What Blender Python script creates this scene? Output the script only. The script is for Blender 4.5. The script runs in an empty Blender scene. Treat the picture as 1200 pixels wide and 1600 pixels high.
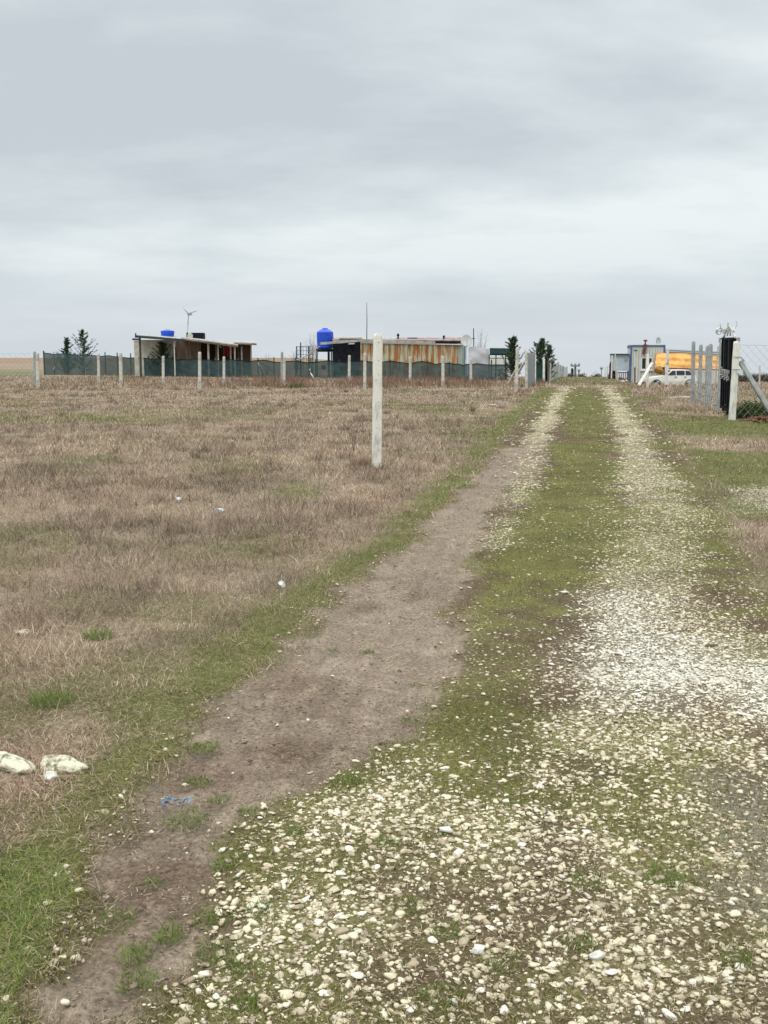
import bpy, bmesh, math, random
import numpy as np
from mathutils import Vector, Matrix

SC = bpy.context.scene
COL = SC.collection
random.seed(7)
RS = np.random.RandomState(11)

# ------------------------------------------------------------ camera, sky, sun, exposure
F = 1600.0; CX = 600.0; CY = 800.0; EYE = 1.70
PITCH = math.atan(241.0 / F)
cam_d = bpy.data.cameras.new("camera"); cam = bpy.data.objects.new("camera", cam_d); COL.objects.link(cam)
cam.location = (0, 0, EYE); cam.rotation_euler = (math.pi / 2 - PITCH, 0, 0)
cam_d.sensor_fit = 'VERTICAL'; cam_d.sensor_height = 24.0; cam_d.lens = 24.0
cam_d.clip_start = 0.05; cam_d.clip_end = 8000
SC.camera = cam
SC.render.resolution_x = 768; SC.render.resolution_y = 1024
SC.view_settings.view_transform = 'Standard'; SC.view_settings.look = 'None'
SC.view_settings.exposure = 0.0; SC.view_settings.gamma = 1.0

SUN_EL, SUN_AZ = math.radians(55), math.radians(215)
w = bpy.data.worlds.new("World"); SC.world = w; w.use_nodes = True
nt = w.node_tree; N = nt.nodes; L = nt.links
for n in list(N): N.remove(n)
def wn(t, **k):
    n = N.new(t)
    for a, b in k.items(): setattr(n, a, b)
    return n
def wm(op, a, b=None, c=None):
    n = N.new('ShaderNodeMath'); n.operation = op
    for i, s in enumerate((a, b, c)):
        if s is None: continue
        if isinstance(s, (int, float)): n.inputs[i].default_value = s
        else: L.new(s, n.inputs[i])
    return n.outputs[0]
tc = wn('ShaderNodeTexCoord'); sep = wn('ShaderNodeSeparateXYZ'); L.new(tc.outputs['Generated'], sep.inputs[0])
zz = wm('ADD', wm('MAXIMUM', sep.outputs[2], 0.0), 0.20)
px = wm('DIVIDE', sep.outputs[0], zz); py = wm('DIVIDE', sep.outputs[1], zz)
cmb = wn('ShaderNodeCombineXYZ'); L.new(px, cmb.inputs[0]); L.new(py, cmb.inputs[1])
mp = wn('ShaderNodeMapping'); mp.inputs['Location'].default_value = (3.1, 1.35, 0.0); mp.inputs['Scale'].default_value = (0.85, 1.15, 1.0)
L.new(cmb.outputs[0], mp.inputs['Vector'])
n1 = wn('ShaderNodeTexNoise'); n1.inputs['Scale'].default_value = 0.9; n1.inputs['Detail'].default_value = 5.0; n1.inputs['Roughness'].default_value = 0.5; n1.inputs['Distortion'].default_value = 0.25
L.new(mp.outputs[0], n1.inputs['Vector'])
n2 = wn('ShaderNodeTexNoise'); n2.inputs['Scale'].default_value = 3.2; n2.inputs['Detail'].default_value = 8.0; n2.inputs['Roughness'].default_value = 0.62
L.new(mp.outputs[0], n2.inputs['Vector'])
nn = wm('ADD', wm('MULTIPLY', n1.outputs[0], 0.80), wm('MULTIPLY', n2.outputs[0], 0.20))
cr = wn('ShaderNodeValToRGB'); e = cr.color_ramp.elements
e[0].position = 0.38; e[0].color = (0.585, 0.64, 0.68, 1)
e[1].position = 0.60; e[1].color = (0.86, 0.92, 0.925, 1)
m_ = cr.color_ramp.elements.new(0.49); m_.color = (0.71, 0.77, 0.80, 1)
L.new(nn, cr.inputs[0])
# near the horizon the cloud deck evens out into pale grey-blue
hz = wn('ShaderNodeMapRange'); hz.inputs[1].default_value = 0.0; hz.inputs[2].default_value = 0.14; hz.inputs[3].default_value = 0.85; hz.inputs[4].default_value = 0.0
hz.interpolation_type = 'SMOOTHSTEP'; L.new(sep.outputs[2], hz.inputs[0])
mx = wn('ShaderNodeMix', data_type='RGBA'); L.new(hz.outputs[0], mx.inputs[0]); L.new(cr.outputs[0], mx.inputs[6]); mx.inputs[7].default_value = (0.65, 0.71, 0.765, 1)
# the deck is brighter overhead, as overcast skies are
zb = wn('ShaderNodeMapRange'); zb.inputs[1].default_value = 0.33; zb.inputs[2].default_value = 0.85; zb.inputs[3].default_value = 1.0; zb.inputs[4].default_value = 3.05
zb.interpolation_type = 'SMOOTHSTEP'; L.new(sep.outputs[2], zb.inputs[0])
zc = wn('ShaderNodeMapRange'); zc.inputs[1].default_value = 0.33; zc.inputs[2].default_value = 0.8; L.new(sep.outputs[2], zc.inputs[0])
mw = wn('ShaderNodeMix', data_type='RGBA'); L.new(zc.outputs[0], mw.inputs[0]); L.new(mx.outputs[2], mw.inputs[6]); mw.inputs[7].default_value = (0.73, 0.725, 0.70, 1)
sc_ = wn('ShaderNodeVectorMath', operation='SCALE'); L.new(mw.outputs[2], sc_.inputs[0]); L.new(wm('MULTIPLY', zb.outputs[0], 10.0), sc_.inputs['Scale'])
sky = wn('ShaderNodeTexSky'); sky.sky_type = 'NISHITA'; sky.sun_disc = False; sky.sun_elevation = SUN_EL; sky.sun_rotation = SUN_AZ
mz = wn('ShaderNodeMix', data_type='RGBA'); mz.inputs[0].default_value = 0.95
L.new(sky.outputs[0], mz.inputs[6]); L.new(sc_.outputs[0], mz.inputs[7])
bg = wn('ShaderNodeBackground'); bg.inputs[1].default_value = 0.10; L.new(mz.outputs[2], bg.inputs[0])
wo = wn('ShaderNodeOutputWorld'); L.new(bg.outputs[0], wo.inputs[0])

sl = bpy.data.lights.new("sun", 'SUN'); sl.energy = 0.9; sl.angle = math.radians(25); sl.color = (1.0, 0.96, 0.9)
so = bpy.data.objects.new("sun", sl); COL.objects.link(so); so.location = (0, 0, 60)
sd = Vector((math.sin(SUN_AZ) * math.cos(SUN_EL), math.cos(SUN_AZ) * math.cos(SUN_EL), math.sin(SUN_EL)))
so.rotation_euler = sd.to_track_quat('Z', 'Y').to_euler()

# ------------------------------------------------------------ photo measurements -> world points
SP, CP = math.sin(PITCH), math.cos(PITCH)
def P(u, v, Y):
    a = (u - CX) / F; b = (CY - v) / F
    t = Y / (CP + b * SP)
    return Vector((a * t, Y, EYE + (-SP + b * CP) * t))
def G(u, v):
    a = (u - CX) / F; b = (CY - v) / F
    t = EYE / (SP - b * CP)
    return (a * t, t * (CP + b * SP))

# ------------------------------------------------------------ numpy noise and terrain
TAB = RS.rand(256, 256)
def vnoise(x, y, s, ox=0.0):
    x = x / s + ox * 17.3 + 91.7; y = y / s + ox * 5.1 + 57.3
    xi = np.floor(x).astype(np.int64); yi = np.floor(y).astype(np.int64)
    fx = x - xi; fy = y - yi; fx = fx * fx * (3 - 2 * fx); fy = fy * fy * (3 - 2 * fy)
    a = TAB[xi & 255, yi & 255]; b = TAB[(xi + 1) & 255, yi & 255]; c = TAB[xi & 255, (yi + 1) & 255]; d = TAB[(xi + 1) & 255, (yi + 1) & 255]
    return (a * (1 - fx) + b * fx) * (1 - fy) + (c * (1 - fx) + d * fx) * fy
def fbm(x, y, s, ox=0.0, o=4):
    r = 0; A = 0.5; t = 0
    for i in range(o):
        r = r + A * vnoise(x, y, s, ox + i * 3.7); t += A; A *= 0.5; s *= 0.5
    return r / t
def sst(a, b, x):
    t = np.clip((x - a) / (b - a), 0, 1); return t * t * (3 - 2 * t)
def height(x, y):
    x = np.asarray(x, float); y = np.asarray(y, float)
    u = CX + F * x / np.maximum(y, 1.0)
    road = np.exp(-((x - (0.2 * y - 0.4)) / (1.6 + 0.02 * y)) ** 2)
    h = (fbm(x, y, 3.0, 1, 3) - 0.5) * 0.10 * (1 - 0.75 * road) * sst(2, 10, y)
    h = h + (fbm(x, y, 14.0, 2, 2) - 0.5) * 0.25 * (1 - road) * sst(12, 30, y) * (1 - sst(60, 90, y))
    h = h + (fbm(x, y, 0.5, 3, 3) - 0.5) * 0.022
    t = sst(450, 780, u)
    far = np.maximum(0, y - 93)
    h = h - t * far * 0.0215
    h = h - sst(955, 1010, u) * 0.5 * sst(60, 78, y)
    h = h - (1 - t) * 0.35 * sst(95, 130, y) + (1 - t) * sst(200, 900, y) * 1.7
    return h
def H(x, y): return float(height(np.array([x]), np.array([y]))[0])

def poly_sdf(x, y, pts):                       # >0 inside, in metres
    d = np.full(x.shape, 1e18); ins = np.zeros(x.shape, bool); n = len(pts)
    for i in range(n):
        ax, ay = pts[i]; bx, by = pts[(i + 1) % n]
        ex, ey = bx - ax, by - ay; wx, wy = x - ax, y - ay
        t = np.clip((wx * ex + wy * ey) / (ex * ex + ey * ey + 1e-12), 0, 1)
        d = np.minimum(d, (wx - ex * t) ** 2 + (wy - ey * t) ** 2)
        c = ((ay > y) != (by > y)) & (x < (bx - ax) * (y - ay) / ((by - ay) if by != ay else 1e-9) + ax)
        ins ^= c
    return np.where(ins, 1, -1) * np.sqrt(d)
def GP(l): return [G(a, b) for a, b in l]

P_DIRT = GP([(858, 690), (845, 722), (800, 765), (772, 800), (752, 850), (725, 930), (705, 1020), (688, 1085), (640, 1160), (560, 1205), (440, 1255), (360, 1295), (335, 1370), (315, 1450), (290, 1520), (240, 1640), (60, 1640), (95, 1500), (120, 1440), (165, 1360), (215, 1270), (262, 1200), (310, 1140), (370, 1085), (440, 1020), (490, 955), (560, 898), (630, 855), (700, 785), (745, 735), (790, 700)])
P_ROAD = GP([(868, 606), (840, 625), (800, 665), (775, 700), (735, 745), (690, 790), (625, 852), (550, 898), (480, 955), (430, 1020), (360, 1085), (300, 1140), (250, 1200), (200, 1270), (150, 1360), (105, 1440), (70, 1520), (20, 1680), (1500, 1680), (1330, 1100), (1190, 900), (1125, 800), (1075, 720), (1035, 660), (1000, 625), (965, 606)])
P_RUTR = GP([(936, 602), (952, 602), (972, 622), (985, 645), (1010, 680), (1035, 730), (1068, 770), (1098, 810), (1095, 850), (1080, 890), (1100, 930), (1135, 980), (1215, 1015), (1260, 1120), (1170, 1110), (1050, 1095), (940, 1085), (890, 1040), (905, 990), (920, 930), (945, 880), (965, 810), (968, 750), (962, 700), (957, 660), (950, 625)])
P_RUTL = GP([(878, 603), (895, 603), (886, 618), (876, 640), (866, 665), (856, 695), (848, 725), (838, 755), (812, 800), (786, 850), (765, 872), (750, 865), (766, 820), (785, 778), (795, 745), (815, 705), (826, 680), (845, 650), (862, 622)])
P_NEAR = GP([(640, 1165), (700, 1150), (760, 1160), (850, 1110), (950, 1075), (1250, 1100), (1400, 1680), (170, 1680), (250, 1570), (305, 1480), (320, 1380), (350, 1300), (440, 1255), (560, 1205)])
P_BRI1 = GP([(925, 930), (990, 925), (1025, 985), (1130, 1030), (1150, 1075), (1050, 1098), (960, 1080), (910, 1040), (950, 990)])
P_BRI2 = GP([(1150, 1030), (1260, 1020), (1260, 1130), (1160, 1120)])
P_BRI3 = GP([(1150, 765), (1260, 760), (1260, 800), (1170, 800)])
P_STRIP = GP([(905, 615), (925, 615), (945, 660), (950, 700), (952, 760), (935, 830), (905, 900), (890, 960), (850, 1050), (830, 1130), (830, 1230), (700, 1260), (650, 1230), (650, 1165), (695, 1085), (712, 1020), (732, 930), (762, 860), (800, 810), (855, 745), (868, 690), (885, 640)])
P_DARK = [(GP([(1090, 1215), (1220, 1200), (1280, 1300), (1200, 1430), (1140, 1400), (1100, 1300)]), 1.0)]
P_LUSH = GP([(-60, 1340), (60, 1330), (160, 1370), (130, 1440), (90, 1530), (40, 1680), (-200, 1680)])

def masks(x, y):
    """what grows or lies at a ground point"""
    w1 = (fbm(x, y, 0.7, 5) - 0.5); w2 = (fbm(x, y, 0.25, 6, 3) - 0.5)
    k = 0.5 + 0.06 * np.clip(y, 0, 60)
    wob = w1 * 0.28 * k + w2 * 0.32
    m = {}
    def inside(poly, soft, extra=0.0):
        return sst(-soft, soft, poly_sdf(x, y, poly) + wob + extra)
    m['road'] = inside(P_ROAD, 0.15)
    m['dirt'] = inside(P_DIRT, 0.10)
    rr = inside(P_RUTR, 0.35); rl = inside(P_RUTL, 0.25)
    ne = inside(P_NEAR, 0.22)
    br = np.maximum(inside(P_BRI1, 0.4), inside(P_BRI2, 0.25)); br = np.maximum(br, 0.9 * inside(P_BRI3, 0.5))
    st = inside(P_STRIP, 0.2)
    u = CX + F * x / np.maximum(y, 1.0)
    patch = fbm(x, y, 1.1, 9)
    patch2 = fbm(x, y, 0.35, 12)
    bare = sst(0.60, 0.42, patch)
    g = np.maximum(rr * (0.58 + 0.42 * bare), rl * 0.85)
    g = np.maximum(g, ne * (0.40 + 0.50 * sst(0.36, 0.60, patch * 0.45 + patch2 * 0.55)))
    dk = inside(P_DARK[0][0], 0.12)
    g = g * (1 - 0.62 * dk)
    g = np.maximum(g, 0.30 * m['road'] * sst(0.44, 0.66, patch) * sst(40, 12, y))
    g = np.maximum(g, 0.10 * m['road'])
    g = g * (1 - m['dirt'] * 0.985)
    g = g * (1 - 0.72 * st)
    g = np.maximum(g, rl * (0.25 + 0.6 * sst(0.40, 0.62, patch2)))
    g = np.maximum(g, br)
    m['gravel'] = np.clip(g, 0, 1); m['bright'] = br; m['strip'] = st; m['dark'] = dk; m['near'] = ne
    m['lush'] = inside(P_LUSH, 0.15) * (1 - m['road'])
    sroad = poly_sdf(x, y, P_ROAD)
    verge = sst(0.55 + 0.012 * y, 0.02, -sroad + wob * 0.8) * (1 - m['road'])
    m['verge'] = np.where(u < 600 + 0.24 * F, verge, verge * 0.0)
    # the grass right of the track and by the gate
    m['rgreen'] = (1 - m['road']) * (u > 860) * sst(0.38, 0.6, fbm(x, y, 2.2, 14) - 0.03) * sst(62, 40, y)
    m['rgreen'] = np.maximum(m['rgreen'], (1 - m['road']) * np.exp(-(((x - 8.2) / 2.2) ** 2 + ((y - 26) / 3.5) ** 2)) * 1.8)
    fg = sst(0.57, 0.72, fbm(x, y * 0.7, 1.3, 17)) * 0.6; fg = np.maximum(fg, 0.75 * np.exp(-(((x + 7.2) / 1.6) ** 2 + ((y - 29) / 2.2) ** 2)) + 0.75 * np.exp(-(((x + 4.6) / 1.8) ** 2 + ((y - 32) / 1.8) ** 2)) + 0.8 * np.exp(-(((x - 1.8) / 1.2) ** 2 + ((y - 34) / 3) ** 2)))
    fg = np.maximum(fg, 0.85 * sst(0.40, 0.62, fbm(x, y, 0.9, 19)) * sst(10.0, 4.5, y))
    fg = np.maximum(fg, sst(62, 70, y) * (u > 855) * (u < 965) * 1.0); fg = np.maximum(fg, sst(92, 100, y) * (u > 700) * 1.0)
    fg = np.maximum(fg, 0.8 * np.exp(-((y - 36) / 4.0) ** 2) * sst(0.55, 0.68, fbm(x * 0.7, y, 1.6, 23)) )
    m['fgreen'] = (1 - m['road']) * np.clip(fg, 0, 1)
    # left far field: green strip, then stubble
    m['farg'] = sst(88, 100, y) * sst(190, 150, y) * (u < 70) * (0.4 + 0.6 * sst(0.35, 0.6, fbm(x, y, 9.0, 25)))
    green = np.clip(m['lush'] + m['verge'] + m['rgreen'] + m['fgreen'], 0, 1)
    m['green'] = green
    m['dry'] = (1 - m['road']) * (1 - 0.8 * m['lush']) * (1 - 0.75 * np.clip(m['verge'] + m['rgreen'], 0, 1))
    return m

# ------------------------------------------------------------ materials
def mat(name, col, rough=0.8, var=0.12, vscale=6.0, bump=0.0, bscale=40.0, metal=0.0, spec=0.3, col2=None, stretch=(1, 1, 1), lo=0.4, hi=0.62, trans=0.0, detail=6.0):
    m = bpy.data.materials.new(name); m.use_nodes = True
    t = m.node_tree; b = t.nodes['Principled BSDF']
    b.inputs['Roughness'].default_value = rough; b.inputs['Metallic'].default_value = metal
    b.inputs['Specular IOR Level'].default_value = spec
    tcn = t.nodes.new('ShaderNodeTexCoord'); mpn = t.nodes.new('ShaderNodeMapping'); mpn.inputs['Scale'].default_value = stretch
    t.links.new(tcn.outputs['Object'], mpn.inputs[0])
    nz = t.nodes.new('ShaderNodeTexNoise'); nz.inputs['Scale'].default_value = vscale; nz.inputs['Detail'].default_value = detail; nz.inputs['Roughness'].default_value = 0.6
    t.links.new(mpn.outputs[0], nz.inputs['Vector'])
    r = t.nodes.new('ShaderNodeValToRGB'); t.links.new(nz.outputs[0], r.inputs[0])
    r.color_ramp.elements[0].position = lo; r.color_ramp.elements[1].position = hi
    c2 = col2 if col2 else tuple(c * (1 - 2.2 * var) for c in col)
    r.color_ramp.elements[0].color = (*c2, 1); r.color_ramp.elements[1].color = (*col, 1)
    t.links.new(r.outputs[0], b.inputs['Base Color'])
    if bump > 0:
        nb = t.nodes.new('ShaderNodeTexNoise'); nb.inputs['Scale'].default_value = bscale; nb.inputs['Detail'].default_value = 4
        t.links.new(tcn.outputs['Object'], nb.inputs['Vector'])
        bn = t.nodes.new('ShaderNodeBump'); bn.inputs['Strength'].default_value = bump; bn.inputs['Distance'].default_value = 0.01
        t.links.new(nb.outputs[0], bn.inputs['Height']); t.links.new(bn.outputs[0], b.inputs['Normal'])
    if trans > 0:
        tr = t.nodes.new('ShaderNodeBsdfTransparent'); ms = t.nodes.new('ShaderNodeMixShader'); ms.inputs[0].default_value = trans
        o = t.nodes['Material Output']
        t.links.new(b.outputs[0], ms.inputs[1]); t.links.new(tr.outputs[0], ms.inputs[2]); t.links.new(ms.outputs[0], o.inputs[0])
    return m
def attr_mat(name, rough=0.85, spec=0.15, bump=0.0, bscale=60.0, fine=0.0, fscale=30.0, bdist=0.004, transl=0.0):
    m = bpy.data.materials.new(name); m.use_nodes = True
    t = m.node_tree; b = t.nodes['Principled BSDF']
    b.inputs['Roughness'].default_value = rough; b.inputs['Specular IOR Level'].default_value = spec
    a = t.nodes.new('ShaderNodeAttribute'); a.attribute_name = 'Col'
    out = a.outputs['Color']
    tcn = t.nodes.new('ShaderNodeTexCoord')
    if fine > 0:
        nz = t.nodes.new('ShaderNodeTexNoise'); nz.inputs['Scale'].default_value = fscale; nz.inputs['Detail'].default_value = 8; nz.inputs['Roughness'].default_value = 0.7
        t.links.new(tcn.outputs['Object'], nz.inputs['Vector'])
        mr = t.nodes.new('ShaderNodeMapRange'); mr.inputs[1].default_value = 0.3; mr.inputs[2].default_value = 0.7; mr.inputs[3].default_value = 1 - fine; mr.inputs[4].default_value = 1 + fine
        t.links.new(nz.outputs[0], mr.inputs[0])
        s = t.nodes.new('ShaderNodeVectorMath'); s.operation = 'SCALE'
        t.links.new(out, s.inputs[0]); t.links.new(mr.outputs[0], s.inputs['Scale']); out = s.outputs[0]
    t.links.new(out, b.inputs['Base Color'])
    if bump > 0:
        nb = t.nodes.new('ShaderNodeTexNoise'); nb.inputs['Scale'].default_value = bscale; nb.inputs['Detail'].default_value = 6
        t.links.new(tcn.outputs['Object'], nb.inputs['Vector'])
        bn = t.nodes.new('ShaderNodeBump'); bn.inputs['Strength'].default_value = bump; bn.inputs['Distance'].default_value = bdist
        t.links.new(nb.outputs[0], bn.inputs['Height']); t.links.new(bn.outputs[0], b.inputs['Normal'])
    if transl > 0:
        tl = t.nodes.new('ShaderNodeBsdfTranslucent'); t.links.new(out, tl.inputs[0])
        ms = t.nodes.new('ShaderNodeMixShader'); ms.inputs[0].default_value = transl
        t.links.new(b.outputs[0], ms.inputs[1]); t.links.new(tl.outputs[0], ms.inputs[2]); t.links.new(ms.outputs[0], t.nodes['Material Output'].inputs[0])
    return m

def np_mesh(name, V, T, C=None, smooth=False):
    me = bpy.data.meshes.new(name)
    V = np.ascontiguousarray(V, np.float32); T = np.ascontiguousarray(T, np.int32)
    k = T.shape[1]
    me.vertices.add(len(V)); me.vertices.foreach_set('co', V.ravel())
    me.loops.add(T.size); me.loops.foreach_set('vertex_index', T.ravel())
    me.polygons.add(len(T)); me.polygons.foreach_set('loop_start', np.arange(0, T.size, k, dtype=np.int32))
    if smooth: me.polygons.foreach_set('use_smooth', np.ones(len(T), bool))
    me.update(calc_edges=True)
    if C is not None:
        ca = me.color_attributes.new('Col', 'FLOAT_COLOR', 'POINT')
        C4 = np.ones((len(V), 4), np.float32); C4[:, :3] = C
        ca.data.foreach_set('color', C4.ravel())
    return me
def link(name, me, m, **props):
    o = bpy.data.objects.new(name, me); COL.objects.link(o)
    if m: me.materials.append(m)
    for k, v in props.items(): o[k] = v
    return o

# ------------------------------------------------------------ the ground: one sheet to the horizon
def axis(segs):
    out = []
    for a, b, n in segs: out += list(np.linspace(a, b, n, endpoint=False))
    return np.array(out)
yy = np.concatenate([np.linspace(-40, 1.8, 24, endpoint=False), np.arange(1.8, 8, 0.022), 8 * np.exp(np.arange(0, math.log(110 / 8.), 0.0060)), 110 * np.exp(np.linspace(0, math.log(4000 / 110.), 50))])
xp = np.concatenate([np.arange(0, 2.6, 0.024), 2.6 * np.exp(np.arange(0, math.log(50 / 2.6), 0.0105)), 50 * np.exp(np.linspace(0, math.log(60), 30))])
xx = np.concatenate([-xp[:0:-1], xp])
X, Y = np.meshgrid(xx, yy)
xf, yf = X.ravel(), Y.ravel()
M = masks(xf, yf)
def col(*c): return np.array(c)[None, :]
def mixc(c, d, m): return c * (1 - m[:, None]) + d * m[:, None]
nA = fbm(xf, yf, 0.30, 31)[:, None]; nB = fbm(xf, yf, 1.7, 33)[:, None]; nC = fbm(xf, yf, 0.09, 35, 2)[:, None]
dry = col(0.25, 0.198, 0.148) * (0.65 + 0.5 * nA + 0.25 * nB)
c = dry.copy()
c = mixc(c, col(0.10, 0.115, 0.035) * (0.7 + 0.6 * nA), np.clip(M['green'] * 0.85, 0, 1))
moss = col(0.122, 0.122, 0.043) * (0.6 + 0.8 * nA)
brown = col(0.115, 0.085, 0.056) * (0.7 + 0.6 * nA)
rd = mixc(brown, moss, sst(0.38, 0.60, nB[:, 0] * 0.6 + nA[:, 0] * 0.4 + 0.14 * M['strip'] - 0.04 * M['near']))
c = mixc(c, rd, M['road'])
c = mixc(c, col(0.20, 0.185, 0.16) * (0.8 + 0.4 * nA), M['dark'] * M['near'] * 0.7)
dirt = col(0.242, 0.198, 0.153) * (0.62 + 0.32 * nA + 0.42 * nC)
dirt = mixc(dirt, col(0.15, 0.108, 0.082), sst(0.60, 0.75, nB[:, 0] * 0.5 + nA[:, 0] * 0.5) * 0.7)
for (du, dv, dr, ds) in ((465, 1172, .13, .8), (440, 1150, .08, .5), (572, 943, .10, .8), (655, 926, .12, .5), (500, 1090, .16, .35), (240, 1370, .16, .5), (190, 1480, .12, .4)):
    ddx, ddy = G(du, dv); dirt = mixc(dirt, col(0.125, 0.090, 0.062) + 0 * nA, ds * np.exp(-((xf - ddx) ** 2 + ((yf - ddy) / 1.5) ** 2) / dr ** 2 * (0.6 + 0.8 * nC[:, 0])))
band = np.sin((xf - 0.16 * yf) * 2 * math.pi / 0.17 + 3 * nB[:, 0])[:, None]
dirt = dirt * (1 + 0.07 * band * sst(0.4, 0.6, nB))
(qx0, qy0), (qx1, qy1) = G(560, 1150), G(690, 880); qL = math.hypot(qx1 - qx0, qy1 - qy0); qdx, qdy = (qx1 - qx0) / qL, (qy1 - qy0) / qL
ts = (xf - qx0) * qdx + (yf - qy0) * qdy; tt = (xf - qx0) * qdy - (yf - qy0) * qdx
tm = sst(.10, .07, np.abs(tt)) * sst(-.3, .3, ts) * sst(qL + .5, qL, ts) * sst(.38, .55, nB[:, 0] * .5 + nA[:, 0] * .5)
tread = tm * np.sign(np.sin((ts + np.abs(tt) * .5) * 2 * math.pi / .085)) ; edge_ = np.exp(-((np.abs(tt) - .115) / .02) ** 2) * sst(-.3, .3, ts) * sst(qL + .5, qL, ts)
dirt = dirt * (1 - 0.10 * tread[:, None] - 0.10 * edge_[:, None])
c = mixc(c, dirt, M['dirt'])
grav = col(0.52, 0.47, 0.32) * (0.60 + 0.6 * nA + 0.15 * nC)
c = mixc(c, grav, np.clip((M['gravel'] - 0.25) * 1.3, 0, 0.85) * (0.12 + 0.65 * sst(6, 30, yf)))
c = mixc(c, col(0.48, 0.45, 0.35) * (0.6 + 0.5 * nA), M['bright'] * 0.35)
c = mixc(c, col(0.10, 0.135, 0.05) + 0 * nA, M['farg'])
c = mixc(c, col(0.25, 0.175, 0.115) * (0.8 + 0.4 * nB), sst(300, 420, yf) * (CX + F * xf / np.maximum(yf, 1) < 500))
z = height(xf, yf)
z = z + (0.005 * tread - 0.010 * tm + 0.008 * edge_) * M['dirt'] - 0.02 * M['dirt'] + 0.006 * np.sin((xf - 0.16 * yf) * 2 * math.pi / 0.17 + 3 * nB[:, 0]) * M['dirt'] + (nC[:, 0] - 0.5) * 0.02 * M['dirt'] + (fbm(xf, yf, 0.16, 41, 3) - 0.5) * 0.035 * M['dirt']
ny, nx = X.shape
idx = np.arange(nx * ny).reshape(ny, nx)
T = np.stack([idx[:-1, :-1].ravel(), idx[:-1, 1:].ravel(), idx[1:, 1:].ravel(), idx[1:, :-1].ravel()], 1)
me = np_mesh('ground', np.stack([xf, yf, z], 1), T, c, smooth=True)
link('ground', me, attr_mat('ground_soil', 0.95, 0.1, bump=0.9, bscale=70, fine=0.55, fscale=48, bdist=0.015), kind='structure')

# ------------------------------------------------------------ scattering helpers
def scatter(n, y0, y1, spread=0.43, xoff=0.0, power=1.0):
    """points on the ground, denser near the track's start"""
    r = RS.rand(n)
    if power == 1.0: y = y0 * (y1 / y0) ** r
    else:
        p = 1 - power; y = (y0 ** p + r * (y1 ** p - y0 ** p)) ** (1 / p)
    x = (RS.rand(n) * 2 - 1) * (spread * y + 0.25) + xoff
    return x, y
def blades(x, y, h, w, lean, colr, curl=0.5, zoff=0.0):
    n = len(x); z = height(x, y) + zoff
    az = RS.rand(n) * 2 * math.pi; fa = RS.rand(n) * math.pi
    dx, dy = np.cos(az), np.sin(az); wx, wy = np.cos(fa), np.sin(fa)
    s1 = np.sin(lean); c1 = np.cos(lean); l2 = np.minimum(lean * (1 + curl) + 0.15, 1.75); s2 = np.sin(l2); c2 = np.cos(l2)
    b = np.stack([x, y, z - 0.004], 1)
    D = np.stack([dx, dy, 0 * dx], 1); W = np.stack([wx, wy, 0 * wx], 1) * (w * 0.5)[:, None]
    up = np.array([0, 0, 1.0])[None, :]
    mid = b + D * (h * 0.5 * s1)[:, None] + up * (h * 0.5 * c1)[:, None]
    tip = mid + D * (h * 0.5 * s2)[:, None] + up * (h * 0.5 * c2)[:, None]
    V = np.stack([b - W, b + W, mid - W * 0.8, mid + W * 0.8, tip], 1).reshape(-1, 3)
    base = (np.arange(n) * 5)[:, None]
    T = np.concatenate([base + np.array([[0, 1, 3]]), base + np.array([[0, 3, 2]]), base + np.array([[2, 3, 4]])], 1).reshape(-1, 3)
    C = np.repeat(colr, 5, axis=0)
    return V, T, C
def pal(n, cols, wts, jit=0.2):
    cols = np.array(cols); k = RS.choice(len(cols), n, p=np.array(wts) / sum(wts))
    return cols[k] * (1 + jit * (RS.rand(n, 1) * 2 - 1))
def pick(M, m): return {k: v[m] for k, v in M.items()}

DRY = [(0.45, 0.365, 0.285), (0.35, 0.268, 0.208), (0.22, 0.16, 0.12), (0.58, 0.50, 0.39), (0.30, 0.24, 0.16), (0.19, 0.20, 0.085)]
grass_m = attr_mat('grass_blades', 0.85, 0.12, transl=0.25)
# dry field grass
x, y = scatter(520000, 2.3, 100, 0.44)
M = masks(x, y)
tus = sst(0.40, 0.62, fbm(x, y, 0.45, 51)) * 0.6 + 0.4 * sst(0.35, 0.6, fbm(x, y, 1.6, 52))
keep = RS.rand(len(x)) < M['dry'] * (0.35 + 0.65 * tus)
x, y, tus = x[keep], y[keep], tus[keep]; M = pick(M, keep); n = len(x)
u = CX + F * x / y
h = (0.045 + 0.17 * tus ** 1.5 * RS.rand(n) + 0.035 * RS.rand(n) + 0.12 * (RS.rand(n) < 0.03)) * (0.55 + 0.45 * sst(3, 9, y))
tall = np.where((u < 1000), sst(34, 52, y) * sst(88, 80, y) * 0.20 * (0.3 + 0.7 * sst(56, 66, y)), (sst(30, 50, y) * 0.16 + sst(52, 60, y) * sst(76, 72, y) * 0.20) * (x > 0.2 * y + 1.5))
h = h + tall * (0.3 + RS.rand(n)) * sst(0.3, 0.6, fbm(x, y, 2.5, 54))
h *= (1 - 0.5 * np.clip(M['green'], 0, 1))
cl = pal(n, DRY, [4, 3.4, 3.6, 2.6, 2, 1.2], 0.25)
tint = fbm(x, y, 2.4, 57)[:, None]
cl = cl * (0.80 + 0.4 * tint) * (0.62 + 0.6 * sst(0.32, 0.66, fbm(x, y, 0.55, 59)))[:, None] * (0.82 + 0.3 * sst(0.35, 0.6, fbm(x, y * 0.7, 2.2, 60)))[:, None] * np.array([[1.0, 1, 1]]) * (1 - 0.07 * np.array([[0, 1, 1]]) * sst(0.45, 0.7, fbm(x, y, 1.3, 58))[:, None])
lean = 0.25 + RS.rand(n) * 1.0
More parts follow.
